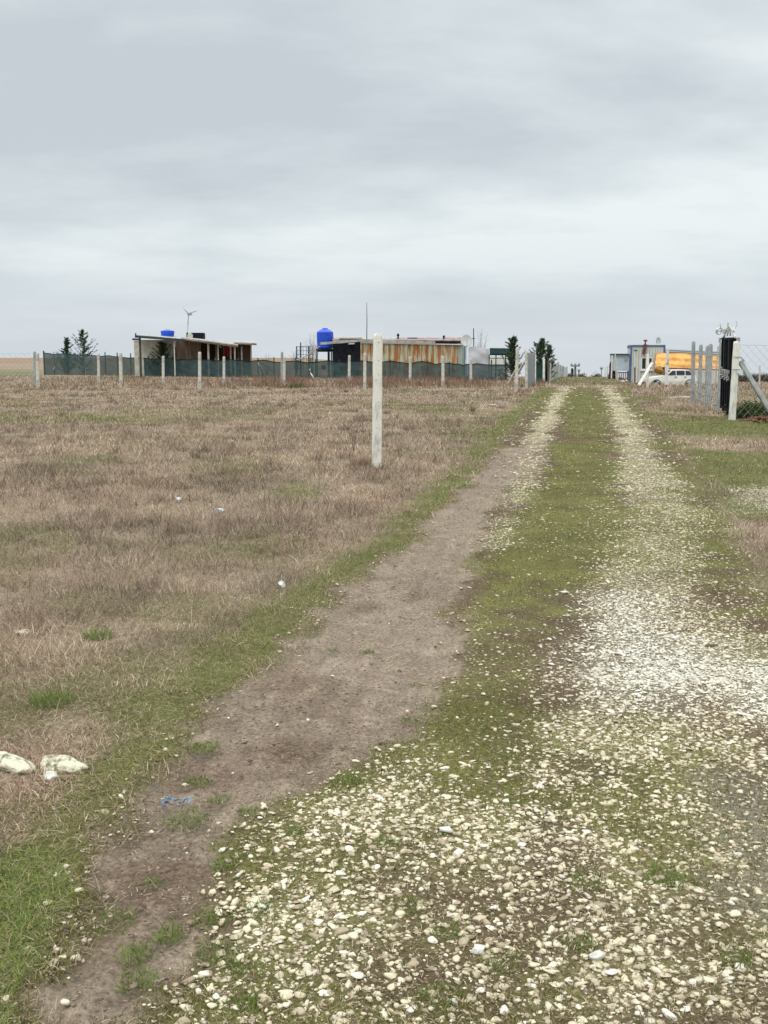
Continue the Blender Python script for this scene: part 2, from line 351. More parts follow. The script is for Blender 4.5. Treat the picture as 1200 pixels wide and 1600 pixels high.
d1 = blades(x, y, h, np.maximum(0.0035, 0.00050 * y) * (0.7 + 0.6 * RS.rand(n)), lean, cl)
# flattened straw near the ground
x, y = scatter(300000, 2.2, 45, 0.44)
M = masks(x, y)
keep = RS.rand(len(x)) < np.clip(M['dry'] * 0.9 + M['road'] * (1 - M['dirt']) * (1 - 0.75 * M['gravel']) * 0.5 + M['dirt'] * 0.13 * sst(0.45, 0.6, fbm(x, y, 0.6, 88)) * 2, 0, 1)
x, y = x[keep], y[keep]; n = len(x); rdm = M['road'][keep]
d2 = blades(x, y, (0.03 + 0.06 * RS.rand(n)) * (1 - 0.55 * rdm), np.maximum(0.0028, 0.00048 * y), 1.25 + 0.3 * RS.rand(n), pal(n, [(0.38, 0.31, 0.215), (0.22, 0.16, 0.105), (0.12, 0.085, 0.055), (0.54, 0.46, 0.34)], [3, 2.4, 2.4, 1.6], 0.2), curl=0.1, zoff=0.008)
def join(ds):
    V = []; T = []; C = []; o = 0
    for v, t, c_ in ds: V.append(v); T.append(t + o); C.append(c_); o += len(v)
    return np.concatenate(V), np.concatenate(T), np.concatenate(C)
# tussocks: clumps of taller old stalks
tx = []; ty = []; th_ = []
cxs, cys = scatter(620, 6.5, 60, 0.42); cm = masks(cxs, cys); okc = (cm['dry'] > 0.7) & (cm['verge'] < 0.3); cxs, cys = cxs[okc], cys[okc]
bx, by = G(588.5, 733); cxs = np.append(cxs, [bx - .16, bx + .14, bx + .02, bx - .3]); cys = np.append(cys, [by + .05, by - .02, by - .12, by - .05])
for gx, gy in zip(cxs, cys):
    k = RS.randint(25, 75); r_ = 0.05 + 0.13 * RS.rand(); tx.append(gx + RS.randn(k) * r_); ty.append(gy + RS.randn(k) * r_); th_.append(np.full(k, 0.12 + 0.15 * RS.rand()) * (0.5 + 0.6 * RS.rand(k)))
tx, ty, th_ = map(np.concatenate, (tx, ty, th_)); n = len(tx)
d3 = blades(tx, ty, th_ * (0.75 + 0.25 * sst(5, 12, ty)), np.maximum(0.0035, 0.00050 * ty), 0.1 + RS.rand(n) * 0.7, pal(n, DRY, [3, 3.5, 4, 1, 1.2, .3], 0.25) * 0.9)
V, T, C = join([d1, d2, d3])
link('dry_grass', np_mesh('dry_grass', V, T, C), grass_m, kind='stuff', label='dry beige grass matted over the field beside the track', category='grass')

# green grass: verge, moss of the middle strip, lush corner
GRN = [(0.195, 0.225, 0.055), (0.145, 0.17, 0.045), (0.245, 0.25, 0.08), (0.30, 0.245, 0.12), (0.11, 0.145, 0.04)]
x, y = scatter(480000, 2.2, 75, 0.43)
M = masks(x, y)
pm = fbm(x, y, 0.5, 61); pb = fbm(x, y, 1.7, 33)
mossd = M['road'] * (1 - M['dirt']) * (1 - 0.85 * M['gravel']) * (0.30 + 0.7 * sst(0.42, 0.6, pm * 0.6 + pb * 0.4 + 0.14 * M['strip']))
dens = np.clip(M['green'] * 0.95 + mossd, 0, 1)
keep = RS.rand(len(x)) < dens
x, y = x[keep], y[keep]; M = pick(M, keep); pm = pm[keep]; n = len(x)
onroad = M['road'] > 0.5
h = np.where(onroad, 0.012 + 0.020 * RS.rand(n) * (0.5 + pm), (0.025 + 0.045 * RS.rand(n)) * (0.75 + 0.25 * sst(3, 8, y))) + M['lush'] * (0.0 + 0.035 * RS.rand(n))
h = h * (1 + 0.012 * y)
cl = pal(n, GRN, [4, 3, 2, 2, 2], 0.2)
cl = cl * (0.75 + 0.5 * fbm(x, y, 1.0, 63)[:, None])
mossc = pal(n, [(0.160, 0.195, 0.042), (0.205, 0.21, 0.058), (0.25, 0.20, 0.105), (0.10, 0.125, 0.038), (0.13, 0.095, 0.062)], [3.2, 2.6, 2.6, 1.8, 2.2], 0.25)
cl = np.where((onroad & (RS.rand(n) < 0.75))[:, None], mossc, cl)
lm = (M['lush'] > 0.5) & (RS.rand(n) < 0.8); cl = np.where(lm[:, None], pal(n, [(0.19, 0.26, 0.065), (0.13, 0.185, 0.05), (0.26, 0.31, 0.10), (0.36, 0.31, 0.19)], [3, 2.4, 2, 1.8], 0.25), cl)
g1 = blades(x, y, h, np.maximum(0.0034, 0.00055 * y), np.where(onroad, 0.2, 0.5) + RS.rand(n) * 0.9, cl)
# separate tufts in the dirt and gravel
tl = []
for (a, b, r, hh) in [(545, 1222, .10, .05), (455, 1300, .05, .04), (352, 1352, .07, .045), (372, 1342, .04, .04), (265, 1462, .06, .07), (212, 1490, .07, .05), (215, 1532, .08, .05), (308, 1222, .07, .045), (342, 1250, .06, .04), (292, 1282, .12, .04), (410, 1425, .08, .045), (340, 1490, .09, .04), (385, 1515, .08, .04), (320, 1170, .10, .05), (388, 1270, .06, .04), (640, 1125, .06, .03), (520, 1015, .04, .03), (575, 1017, .05, .03), (650, 1068, .05, .02), (178, 1440, .1, .04), (235, 1380, .05, .03), (332, 1437, .08, .04), (385, 1570, .06, .05), (600, 1320, .06, .04), (920, 1380, .09, .04), (640, 1420, .08, .04), (700, 1460, .07, .04), (1040, 1375, .1, .05), (905, 1480, .07, .05), (1150, 1500, .07, .05), (780, 1510, .08, .04), (690, 1560, .08, .04), (80, 1100, .14, .13), (155, 995, .12, .09), (90, 640 + 18, 1.2, .15), (195, 590, 1.5, .2)]:
    gx, gy = G(a, b); r = r * (0.5 if gy < 12 else 1); k = int(200 * (r / 0.05) ** 1.3) if gy < 12 else 500; hh = hh * (0.8 if gy < 12 else 1)
    rr_ = r * np.sqrt(RS.rand(k)) * (1 if gy < 12 else 1); ta = RS.rand(k) * 6.283
    tx = gx + rr_ * np.cos(ta) * 1.5; ty = gy + rr_ * np.sin(ta) * 1.5
    tl.append(blades(tx, ty, hh * (0.5 + RS.rand(k)), np.full(k, max(0.003, 0.0006 * gy)), 0.3 + RS.rand(k) * 0.9, pal(k, [(0.14, 0.215, 0.045), (0.11, 0.165, 0.04), (0.20, 0.25, 0.075), (0.28, 0.23, 0.13)], [2, 2, 1.2, .8], 0.2)))
V, T, C = join([g1] + tl)
link('green_grass', np_mesh('green_grass', V, T, C), grass_m, kind='stuff', label='short green grass and moss along and between the wheel ruts', category='grass')

# ------------------------------------------------------------ gravel
def ico(sub):
    bm = bmesh.new(); bmesh.ops.create_icosphere(bm, subdivisions=sub, radius=1.0)
    v = np.array([q.co[:] for q in bm.verts]); t = np.array([[q.index for q in f.verts] for f in bm.faces]); bm.free(); return v, t
def stones(x, y, size, colr, sub, sink=0.33):
    v0, t0 = ico(sub); nv = len(v0); n = len(x)
    variants = []
    for k in range(14):
        v = v0.copy()
        for _ in range(9):                                  # chop with random planes for broken faces
            d = RS.randn(3); d /= np.linalg.norm(d); q = v @ d; lim = 0.36 + 0.42 * RS.rand()
            v = v - np.outer(np.maximum(q - lim, 0) * 0.98, d)
        variants.append(v * (1 + 0.10 * (RS.rand(nv, 1) - 0.5)))
    VA = np.array(variants)[RS.randint(0, 14, n)]
    S = np.stack([0.75 + 0.5 * RS.rand(n), 0.5 + 0.35 * RS.rand(n), 0.20 + 0.20 * RS.rand(n)], 1) * (size * 0.5)[:, None]
    VA = VA * S[:, None, :]
    ti = (RS.rand(n) - 0.5) * 0.6; c_, s_ = np.cos(ti)[:, None], np.sin(ti)[:, None]
    VA = np.stack([VA[..., 0] * c_ + VA[..., 2] * s_, VA[..., 1], -VA[..., 0] * s_ + VA[..., 2] * c_], 2)
    a = RS.rand(n) * 6.283; c_, s_ = np.cos(a)[:, None], np.sin(a)[:, None]
    VA = np.stack([VA[..., 0] * c_ - VA[..., 1] * s_, VA[..., 0] * s_ + VA[..., 1] * c_, VA[..., 2]], 2)
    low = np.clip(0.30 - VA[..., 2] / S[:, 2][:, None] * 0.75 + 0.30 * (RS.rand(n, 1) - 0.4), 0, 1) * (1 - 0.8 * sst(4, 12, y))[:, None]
    z = height(x, y) + S[:, 2] * (1 - 2 * sink)
    VA = VA + np.stack([x, y, z], 1)[:, None, :]
    T = (t0[None] + (np.arange(n) * nv)[:, None, None]).reshape(-1, 3)
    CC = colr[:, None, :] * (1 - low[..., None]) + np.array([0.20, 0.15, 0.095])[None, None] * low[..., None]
    return VA.reshape(-1, 3), T, CC.reshape(-1, 3)
STN = [(0.63, 0.575, 0.42), (0.68, 0.635, 0.49), (0.52, 0.46, 0.33), (0.38, 0.325, 0.23), (0.72, 0.69, 0.59)]
def stone_set(n, y0, y1, power, s0, sub, spread=0.43):
    x, y = scatter(n, y0, y1, spread, power=power); M = masks(x, y)
    keep = RS.rand(n) < M['gravel']
    x, y = x[keep], y[keep]; M = pick(M, keep); k = len(x)
    sz = s0 * np.exp(np.clip(0.50 * RS.randn(k), -1.1, 0.95)) * np.maximum(1, y / 14.0) ** 0.8
    sz = np.where(M['bright'] > 0.5, sz * 1.05, sz)
    cl = pal(k, STN, [4, 3.2, 3, 2.4, 1.0], 0.15) * (0.76 + 0.3 * fbm(x, y, 0.8, 97))[:, None]
    br = M['bright'][:, None]; cl = cl * (1 - br) + np.array([[0.72, 0.71, 0.62]]) * (0.62 + 0.42 * RS.rand(k, 1)) * br
    return stones(x, y, sz, cl, sub)
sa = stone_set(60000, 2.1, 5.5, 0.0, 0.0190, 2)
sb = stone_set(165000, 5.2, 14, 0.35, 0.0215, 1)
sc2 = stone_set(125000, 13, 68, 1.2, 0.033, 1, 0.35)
x, y = scatter(90000, 4.6, 9.5, 0.43, power=0.3); M = masks(x, y); kk = RS.rand(len(x)) < M['bright'] * 0.42; x, y = x[kk], y[kk]; k = len(x)
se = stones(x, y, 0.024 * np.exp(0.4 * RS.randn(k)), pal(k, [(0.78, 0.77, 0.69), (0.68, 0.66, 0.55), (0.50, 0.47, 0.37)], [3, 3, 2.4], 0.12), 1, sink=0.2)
x, y = scatter(70000, 2.1, 8, 0.43, power=0.2); M = masks(x, y); kk = RS.rand(len(x)) < M['gravel']; x, y = x[kk], y[kk]; k = len(x)
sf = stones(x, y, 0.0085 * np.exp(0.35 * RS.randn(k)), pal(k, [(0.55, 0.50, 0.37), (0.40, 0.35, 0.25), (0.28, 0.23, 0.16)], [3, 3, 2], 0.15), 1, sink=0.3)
# the few larger white ones lying on top
k = 130; x, y = scatter(k * 4, 2.2, 12, 0.43); M = masks(x, y); kk = RS.rand(len(x)) < np.clip(M['gravel'] + 0.04 * M['near'], 0, 1) * 0.5; x, y = x[kk], y[kk]
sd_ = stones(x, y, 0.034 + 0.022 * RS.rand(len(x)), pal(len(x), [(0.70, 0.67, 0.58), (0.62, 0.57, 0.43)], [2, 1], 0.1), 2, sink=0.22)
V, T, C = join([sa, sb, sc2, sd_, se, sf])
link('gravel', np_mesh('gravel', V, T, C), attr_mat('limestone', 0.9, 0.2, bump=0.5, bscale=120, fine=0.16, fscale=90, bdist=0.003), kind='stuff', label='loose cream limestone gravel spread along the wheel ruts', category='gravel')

x, y = scatter(150000, 2.2, 24, 0.43, power=0.6); M = masks(x, y)
keep = RS.rand(len(x)) < (M['dirt'] * (0.25 + 0.75 * sst(0.42, 0.62, fbm(x, y, 0.5, 91))) + 0.12 * M['road'])
x, y = x[keep], y[keep]; k = len(x)
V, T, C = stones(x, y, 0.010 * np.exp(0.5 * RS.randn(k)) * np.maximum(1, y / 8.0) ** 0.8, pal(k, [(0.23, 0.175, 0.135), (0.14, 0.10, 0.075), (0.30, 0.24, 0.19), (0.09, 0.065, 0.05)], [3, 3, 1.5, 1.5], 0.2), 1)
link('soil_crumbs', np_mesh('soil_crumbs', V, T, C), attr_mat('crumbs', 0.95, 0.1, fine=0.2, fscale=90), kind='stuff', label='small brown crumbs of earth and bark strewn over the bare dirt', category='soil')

# ============================================================ objects
class MB:
    """collects faces in world space, builds ONE mesh object in the space of its thing"""
    def __init__(s): s.v = []; s.f = []
    def add(s, vs, fs):
        o = len(s.v); s.v += [Vector(p) for p in vs]; s.f += [tuple(i + o for i in f) for f in fs]; return s
    def box(s, a, b):
        (x0, y0, z0), (x1, y1, z1) = a, b
        return s.add([(x0, y0, z0), (x1, y0, z0), (x1, y1, z0), (x0, y1, z0), (x0, y0, z1), (x1, y0, z1), (x1, y1, z1), (x0, y1, z1)],
                     [(0, 3, 2, 1), (4, 5, 6, 7), (0, 1, 5, 4), (1, 2, 6, 5), (2, 3, 7, 6), (3, 0, 4, 7)])
    def slab(s, q, off):                         # quad extruded by a vector
        q = [Vector(p) for p in q]; off = Vector(off)
        return s.add(q + [p + off for p in q], [(3, 2, 1, 0), (4, 5, 6, 7), (0, 1, 5, 4), (1, 2, 6, 5), (2, 3, 7, 6), (3, 0, 4, 7)])
    def bar(s, a, b, w_, d=None):
        d = d or w_; a = Vector(a); b = Vector(b); t = (b - a).normalized()
        r = t.cross(Vector((0, 1, 0)))
        if r.length < 0.1: r = Vector((1, 0, 0))
        r.normalize(); q = r.cross(t).normalized()
        vs = [p + r * i * w_ / 2 + q * j * d / 2 for p in (a, b) for i, j in ((-1, -1), (1, -1), (1, 1), (-1, 1))]
        return s.add(vs, [(0, 1, 2, 3), (7, 6, 5, 4), (0, 4, 5, 1), (1, 5, 6, 2), (2, 6, 7, 3), (3, 7, 4, 0)])
    def tube(s, pts, r, n=8, r1=None):
        pts = [Vector(p) for p in pts]; m = len(pts); rings = []
        for i, p in enumerate(pts):
            t = (pts[min(i + 1, m - 1)] - pts[max(i - 1, 0)]).normalized()
            a = t.cross(Vector((0, 0, 1)))
            if a.length < 0.05: a = t.cross(Vector((1, 0, 0)))
            a.normalize(); b = t.cross(a)
            rr = r if r1 is None else r + (r1 - r) * i / (m - 1)
            rings.append([p + (a * math.cos(2 * math.pi * k / n) + b * math.sin(2 * math.pi * k / n)) * rr for k in range(n)])
        vs = [v for q in rings for v in q]
        fs = [(i * n + k, i * n + (k + 1) % n, (i + 1) * n + (k + 1) % n, (i + 1) * n + k) for i in range(m - 1) for k in range(n)]
        fs += [tuple(range(n - 1, -1, -1)), tuple(range((m - 1) * n, m * n))]
        return s.add(vs, fs)
    def lathe(s, c, prof, n=24):
        c = Vector(c); vs = []
        for r, z_ in prof: vs += [c + Vector((r * math.cos(2 * math.pi * k / n), r * math.sin(2 * math.pi * k / n), z_)) for k in range(n)]
        m = len(prof)
        fs = [(i * n + k, i * n + (k + 1) % n, (i + 1) * n + (k + 1) % n, (i + 1) * n + k) for i in range(m - 1) for k in range(n)]
        fs += [tuple(range(n - 1, -1, -1)), tuple(range((m - 1) * n, m * n))]
        return s.add(vs, fs)
    def build(s, name, m, root=None, parent=None, loc=None, bevel=0.0, smooth=False):
        o0 = Vector(loc) if loc is not None else (root.location.copy() if root else Vector((0, 0, 0)))
        inv = Matrix.Rotation(-root.rotation_euler.z, 4, 'Z') if root is not None else Matrix.Identity(4)
        me = bpy.data.meshes.new(name); me.from_pydata([tuple(inv @ (v - o0)) for v in s.v], [], s.f); me.update()
        bm = bmesh.new(); bm.from_mesh(me)
        if bevel: bmesh.ops.bevel(bm, geom=bm.edges[:], offset=bevel, segments=1, affect='EDGES')
        bmesh.ops.recalc_face_normals(bm, faces=bm.faces); bm.to_mesh(me); bm.free()
        if smooth:
            for p in me.polygons: p.use_smooth = True
        me.materials.append(m)
        o = bpy.data.objects.new(name, me); COL.objects.link(o)
        if parent is not None: o.parent = parent
        elif root is not None: o.parent = root
        else: o.location = o0
        return o
def tag(o, label, cat, group=None):
    o['label'] = label; o['category'] = cat
    if group: o['group'] = group
    return o
def thing(name, label, cat, loc, group=None, rz=0.0):
    o = bpy.data.objects.new(name, None); COL.objects.link(o); o.location = loc; o.rotation_euler.z = rz; o.empty_display_size = 0.2
    return tag(o, label, cat, group)
def ground(x, y, dz=0.0): return Vector((x, y, H(x, y) + dz))
def GG(u, v): x, y = G(u, v); return ground(x, y)

# --- materials of the things
mc_white = mat('whitewashed_concrete', (0.76, 0.76, 0.70), 0.9, vscale=9, bump=0.6, bscale=45, col2=(0.42, 0.42, 0.37), stretch=(1, 1, 0.35), lo=0.30, hi=0.52)
mc_conc = mat('weathered_concrete', (0.62, 0.61, 0.55), 0.9, vscale=4, bump=0.4, col2=(0.33, 0.33, 0.30), lo=0.35, hi=0.6)
mc_grey = mat('grey_concrete', (0.40, 0.415, 0.41), 0.9, vscale=4, bump=0.4, col2=(0.22, 0.24, 0.24), lo=0.35, hi=0.65)
m_net = mat('green_shade_net', (0.060, 0.098, 0.100), 0.9, vscale=1.2, col2=(0.042, 0.072, 0.074), trans=0.14, spec=0.05)
m_netedge = mat('net_hem', (0.012, 0.03, 0.03), 0.9, vscale=3, spec=0.05)
m_darkpost = mat('dark_steel', (0.06, 0.075, 0.075), 0.6, vscale=5)
m_steel = mat('galvanised_steel', (0.45, 0.47, 0.48), 0.45, vscale=8, metal=0.3)
m_blue = mat('blue_plastic', (0.015, 0.09, 0.68), 0.35, vscale=4, var=0.1, spec=0.5)
m_black = mat('black_sheet', (0.018, 0.019, 0.026), 0.6, vscale=3, col2=(0.008, 0.009, 0.013), spec=0.08)
m_blackmetal = mat('black_painted_metal', (0.014, 0.015, 0.02), 0.75, vscale=6, col2=(0.007, 0.007, 0.009), spec=0.06)
m_cream = mat('cream_wall', (0.60, 0.59, 0.52), 0.8, vscale=2, col2=(0.46, 0.45, 0.38))
m_wood = mat('old_plank', (0.22, 0.155, 0.11), 0.9, vscale=5, stretch=(3, 3, 0.15), col2=(0.085, 0.06, 0.045), lo=0.38, hi=0.6)
m_redwood = mat('dark_red_wood', (0.075, 0.035, 0.03), 0.9, vscale=4, stretch=(3, 3, 0.2), col2=(0.035, 0.02, 0.018))
m_grey_roof = mat('pale_sheet_roof', (0.46, 0.47, 0.46), 0.6, vscale=2, col2=(0.28, 0.28, 0.26))
m_darktrim = mat('dark_trim', (0.045, 0.06, 0.06), 0.7, vscale=4)
m_cloth = mat('red_fabric', (0.42, 0.03, 0.035), 0.9, vscale=6)
m_silver = mat('silver_paint', (0.62, 0.63, 0.64), 0.35, vscale=10, metal=0.4)
m_white = mat('white_paint', (0.74, 0.75, 0.73), 0.5, vscale=5, var=0.06)
m_tarp = mat('white_tarpaulin', (0.56, 0.58, 0.62), 0.6, vscale=1.2, col2=(0.50, 0.52, 0.56), bump=0.1, bscale=3)
m_redroof = mat('rusty_roof_sheet', (0.24, 0.11, 0.09), 0.8, vscale=2, col2=(0.34, 0.33, 0.32))
m_orange = mat('orange_tarpaulin', (0.80, 0.47, 0.16), 0.7, vscale=2.2, col2=(0.70, 0.37, 0.11), bump=1.0, bscale=2.5)
m_mustard = mat('mustard_tarpaulin', (0.42, 0.235, 0.03), 0.7, vscale=4, col2=(0.22, 0.11, 0.015))
m_panel = mat('pale_ribbed_panel', (0.64, 0.65, 0.62), 0.6, vscale=1.5, col2=(0.55, 0.56, 0.53))
m_panelblue = mat('pale_blue_panel', (0.52, 0.60, 0.70), 0.6, vscale=2, var=0.05)
m_bluetrim = mat('blue_trim', (0.06, 0.15, 0.34), 0.5, vscale=4)
m_glass = mat('dark_window_glass', (0.03, 0.042, 0.05), 0.3, vscale=3, spec=0.15)
m_car = mat('white_car_paint', (0.66, 0.66, 0.62), 0.3, vscale=3, var=0.05, spec=0.6)
m_tyre = mat('tyre_rubber', (0.02, 0.02, 0.02), 0.8)
m_rust = mat('red_rust', (0.21, 0.075, 0.055), 0.8, vscale=6, col2=(0.09, 0.035, 0.03))
m_birch = mat('flaking_painted_post', (0.66, 0.65, 0.62), 0.85, vscale=5, col2=(0.26, 0.10, 0.085), lo=0.40, hi=0.45, detail=2)
m_bark = mat('bark', (0.10, 0.08, 0.06), 0.9)
m_rock = mat('pale_rock', (0.66, 0.64, 0.50), 0.95, vscale=30, bump=1.5, bscale=50, col2=(0.20, 0.19, 0.12), lo=0.40, hi=0.54, detail=8)
m_twig = mat('bare_twig', (0.13, 0.10, 0.085), 0.9)

# rusty corrugated sheet: flaking cream-green paint over orange rust, streaked downwards
m_corr = mat('rusty_corrugated_paint', (0.50, 0.51, 0.38), 0.85, vscale=1.0, stretch=(3.8, 3.8, 0.5), col2=(0.38, 0.155, 0.045), lo=0.44, hi=0.56, detail=9)
m_teal = mat('faded_teal_paint', (0.30, 0.42, 0.41), 0.8, vscale=1.6, col2=(0.42, 0.44, 0.36))

# ------------------------------------------------------------ concrete posts
def concrete_post_mesh(hgt, wid, dep, name='concrete_post', lean=0.0):
    bm = bmesh.new(); ch = wid * 0.14; rows = []
    n = 16
    def ring(z_, sx, sy):
        a, b = wid / 2 * sx, dep / 2 * sy; c_ = ch * min(sx, sy)
        p = [(-a + c_, -b), (a - c_, -b), (a, -b + c_), (a, b - c_), (a - c_, b), (-a + c_, b), (-a, b - c_), (-a, -b + c_)]
        return [bm.verts.new((x_ + 0.003 * math.sin(z_ * 9 + x_ * 50), y_, z_)) for x_, y_ in p]
    zs = [-0.35] + [hgt * k / n for k in range(n)] + [hgt - wid * 0.42]
    for z_ in zs: rows.append(ring(z_, 1 + 0.05 * (1 - z_ / hgt), 1 + 0.05 * (1 - z_ / hgt)))
    for a in (25, 50, 72): rows.append(ring(hgt - wid * 0.42 + wid * 0.42 * math.sin(math.radians(a)), math.cos(math.radians(a)), 1 - 0.1 * (a / 72)))
    for i in range(len(rows) - 1):
        for k in range(8): bm.faces.new([rows[i][k], rows[i][(k + 1) % 8], rows[i + 1][(k + 1) % 8], rows[i + 1][k]])
    bm.faces.new(rows[-1]); bm.faces.new(rows[0][::-1])
    bmesh.ops.recalc_face_normals(bm, faces=bm.faces)
    me = bpy.data.meshes.new(name); bm.to_mesh(me); bm.free(); return me
PM = concrete_post_mesh(2.07, 0.145, 0.12); PM.materials.append(mc_conc)
PMW = concrete_post_mesh(2.07, 0.145, 0.12); PMW.materials.append(mc_white)
PMG = concrete_post_mesh(2.07, 0.145, 0.12); PMG.materials.append(mc_grey)
def post(ut, vt, ub, vb, label, wpx=None, me=PM, group=None, Y=None, name='concrete_post'):
    if Y is None: b = GG(ub, vb)
    else: b = P(ub, vb, Y)
    t = P(ut, vt, b.y); hgt = max(t.z - b.z, 0.5)
    o = bpy.data.objects.new(name, me); COL.objects.link(o)
    o.location = b; ws = (wpx * b.y / F / 0.145) if wpx else 1.0
    o.scale = (ws, ws, hgt / 2.07); o.rotation_euler = (0, math.atan2(t.x - b.x, hgt), RS.uniform(-0.15, 0.15))
    return tag(o, label, 'post', group)

# the foreground post
b = GG(588.5, 731); t_ = thing('concrete_post', 'tall whitewashed concrete post standing alone in the dry grass, nearest to the camera', 'post', b, 'concrete posts of the unfinished fence')
t_.rotation_euler = (0, math.atan2(P(590.5, 522, b.y).x - b.x, 2.07), 0.18)
me = concrete_post_mesh(2.07, 0.132, 0.12, 'shaft'); me.materials.append(mc_white)
s_ = bpy.data.objects.new('shaft', me); COL.objects.link(s_); s_.parent = t_
me = bpy.data.meshes.new('wire_hole'); bm = bmesh.new(); bmesh.ops.create_cone(bm, cap_ends=True, segments=10, radius1=0.007, radius2=0.005, depth=0.012, matrix=Matrix.Rotation(math.pi / 2, 4, 'X')); bm.to_mesh(me); bm.free(); me.materials.append(m_darkpost)
for hz_, hx in ((0.28, 0.01), (0.62, -0.012), (1.02, 0.012), (1.36, -0.03), (1.44, 0.01), (1.66, 0.0), (1.93, 0.005)):
    q = bpy.data.objects.new('wire_hole', me); COL.objects.link(q); q.parent = t_; q.location = (hx, -0.0615, hz_)

GP_ = 'concrete posts of the unfinished fence'
post(54, 549, 54.5, 598, 'thin grey concrete post at the left edge, half hidden behind a brighter post', 3.6, PMG, GP_)
post(58.3, 551, 59.3, 603, 'pale concrete post closely in front of a grey one at the far left edge', 4.6, PM, GP_)
post(153.7, 552, 154.3, 598, 'slim concrete post just right of the two firs behind the net', 3.8, PM, GP_)
post(188.3, 551, 189.2, 603, 'concrete post between the two firs and the brown shack', 4.6, PM, GP_)
post(255, 556, 255, 599, 'concrete post in front of the fir beside the shack', 3.8, PM, GP_)
post(312, 549.5, 312, 605.5, 'tall concrete post in front of the middle of the brown shack', 4.6, PM, GP_)
post(350, 557, 349.8, 600, 'concrete post in front of the red cloth on the shack', 3.8, PM, GP_)
post(440.6, 549.5, 440.4, 601, 'taller weathered post of the touching pair left of the wire cage', 3.8, PMG, GP_)
post(444.6, 557, 443.8, 601.5, 'shorter pale post touching a taller one left of the wire cage', 3.6, PM, GP_)
post(546, 555, 545.5, 597, 'concrete post in front of the black sheeting wall', 3.8, PM, GP_)
post(570.3, 551, 569.8, 607, 'concrete post in front of the rusty wall left end, below the whip aerial', 4.5, PM, GP_)
post(641.2, 557, 640.6, 598, 'slim concrete post before the rusty wall, right of the whitewashed post', 3.6, PM, GP_)
post(692.2, 556, 692, 604, 'concrete post before the rusty wall, left of the satellite dish', 4.4, PM, GP_)
post(735.6, 560, 735.8, 599, 'concrete post before the hanging white tarpaulin', 3.6, PM, GP_)
def brace(root, a, b_, w_=0.11, m=mc_conc): return MB().bar(a, b_, w_).build('brace', m, root)
def corner(ut, vt, ub, vb, label, wpx, bu0, bv0, bu1, bv1, dy, m=mc_conc, name='braced_post', w_=0.11):
    b = GG(ub, vb); r = thing(name, label, 'post', b, 'braced concrete posts'); t = P(ut, vt, b.y)
    sh = MB(); ww = wpx * b.y / F
    sh.bar(b + Vector((0, 0, -.3)) - (t - b) * 0.0, t, ww, ww).build('shaft', m, r, bevel=ww * 0.14)
    e0 = P(bu0, bv0, b.y + 0.02); e1 = P(bu1, bv1, b.y + dy)
    brace(r, e0, e1, w_, m)
    return r
corner(808.6, 543, 806.2, 613, 'leaning pale corner post with a diagonal brace, left of the grey sheet gate', 4.6, 808, 575, 794.5, 600, 2.5)
corner(822, 548, 822.8, 607, 'upright corner post with a brace, touching the grey sheet gate', 3.8, 820, 565, 805, 590, 3.0)
post(836.3, 553, 836.2, 599, 'thin white post between the grey gate and the green panel', 2.6, PMW)
post(849.8, 560, 849.6, 599, 'bright white post on the right edge of the green panel', 3.0, PMW)
m_ = P(856.5, 597, 71); tag(MB().bar(m_, P(856.8, 560, 71), 0.09).build('wooden_stake', m_wood, loc=m_), 'thin brown stake right of the green panel beside the track', 'stake')

# ------------------------------------------------------------ net fence round the two plots
path = [(68, 551, 113), (101, 552, 111), (137, 553.5, 108), (170, 555.5, 104), (215, 558, 99), (262, 559.5, 95), (310, 560.5, 92), (360, 561.5, 89.5), (413, 562.5, 87), (462, 563.5, 85), (516, 563.5, 83.5), (566, 563.5, 82), (612, 564, 81), (660, 564.5, 80), (702, 567, 79), (745, 568, 78), (803, 568.5, 77)]
r0 = P(68, 580, 113); r0.z = H(r0.x, 113)
nf = thing('net_fence', 'long sagging dark green shade net fence on thin posts round both plots', 'fence', r0)
net = MB(); tops = []; bots = []
for i in range(len(path) - 1):
    for k in range(6):
        f_ = k / 6.0; u_ = path[i][0] * (1 - f_) + path[i + 1][0] * f_; v_ = path[i][1] * (1 - f_) + path[i + 1][1] * f_; y_ = path[i][2] * (1 - f_) + path[i + 1][2] * f_
        p = P(u_, v_, y_); p.z -= 0.13 * math.sin(math.pi * f_) * (0.5 + RS.rand()) ; p.y += 0.05 * math.sin(i * 5 + k * 2)
        tops.append(p); bots.append(Vector((p.x, p.y + 0.03, H(p.x, p.y) - 0.05)))
vs = []
for a, c2_ in zip(tops, bots):
    for j in range(5): q = a.lerp(c2_, j / 4.0); vs.append(q + Vector((0, 0.03 * math.sin(j * 2.1 + a.x * 3), 0)))
fs = [(i * 5 + j, (i + 1) * 5 + j, (i + 1) * 5 + j + 1, i * 5 + j + 1) for i in range(len(tops) - 1) for j in range(4)]
net.add(vs, fs); net.build('net', m_net, nf)
hm = MB()
for a, c2_ in zip(tops[:-1], tops[1:]): hm.bar(a + Vector((0, -0.02, 0)), c2_ + Vector((0, -0.02, 0)), 0.06, 0.03)
hm.build('hem', m_netedge, nf)
pts_u = [(68, 548), (84, 549.5), (101, 549.5), (115, 551), (133, 551.5), (164, 550), (183, 551), (204, 552), (232, 556), (262, 557.5), (290, 558), (336, 559), (372, 560), (403, 559.5), (428, 558), (462, 560), (493, 561), (530, 562), (610, 562), (668, 563), (702, 565), (768, 562), (790, 560)]
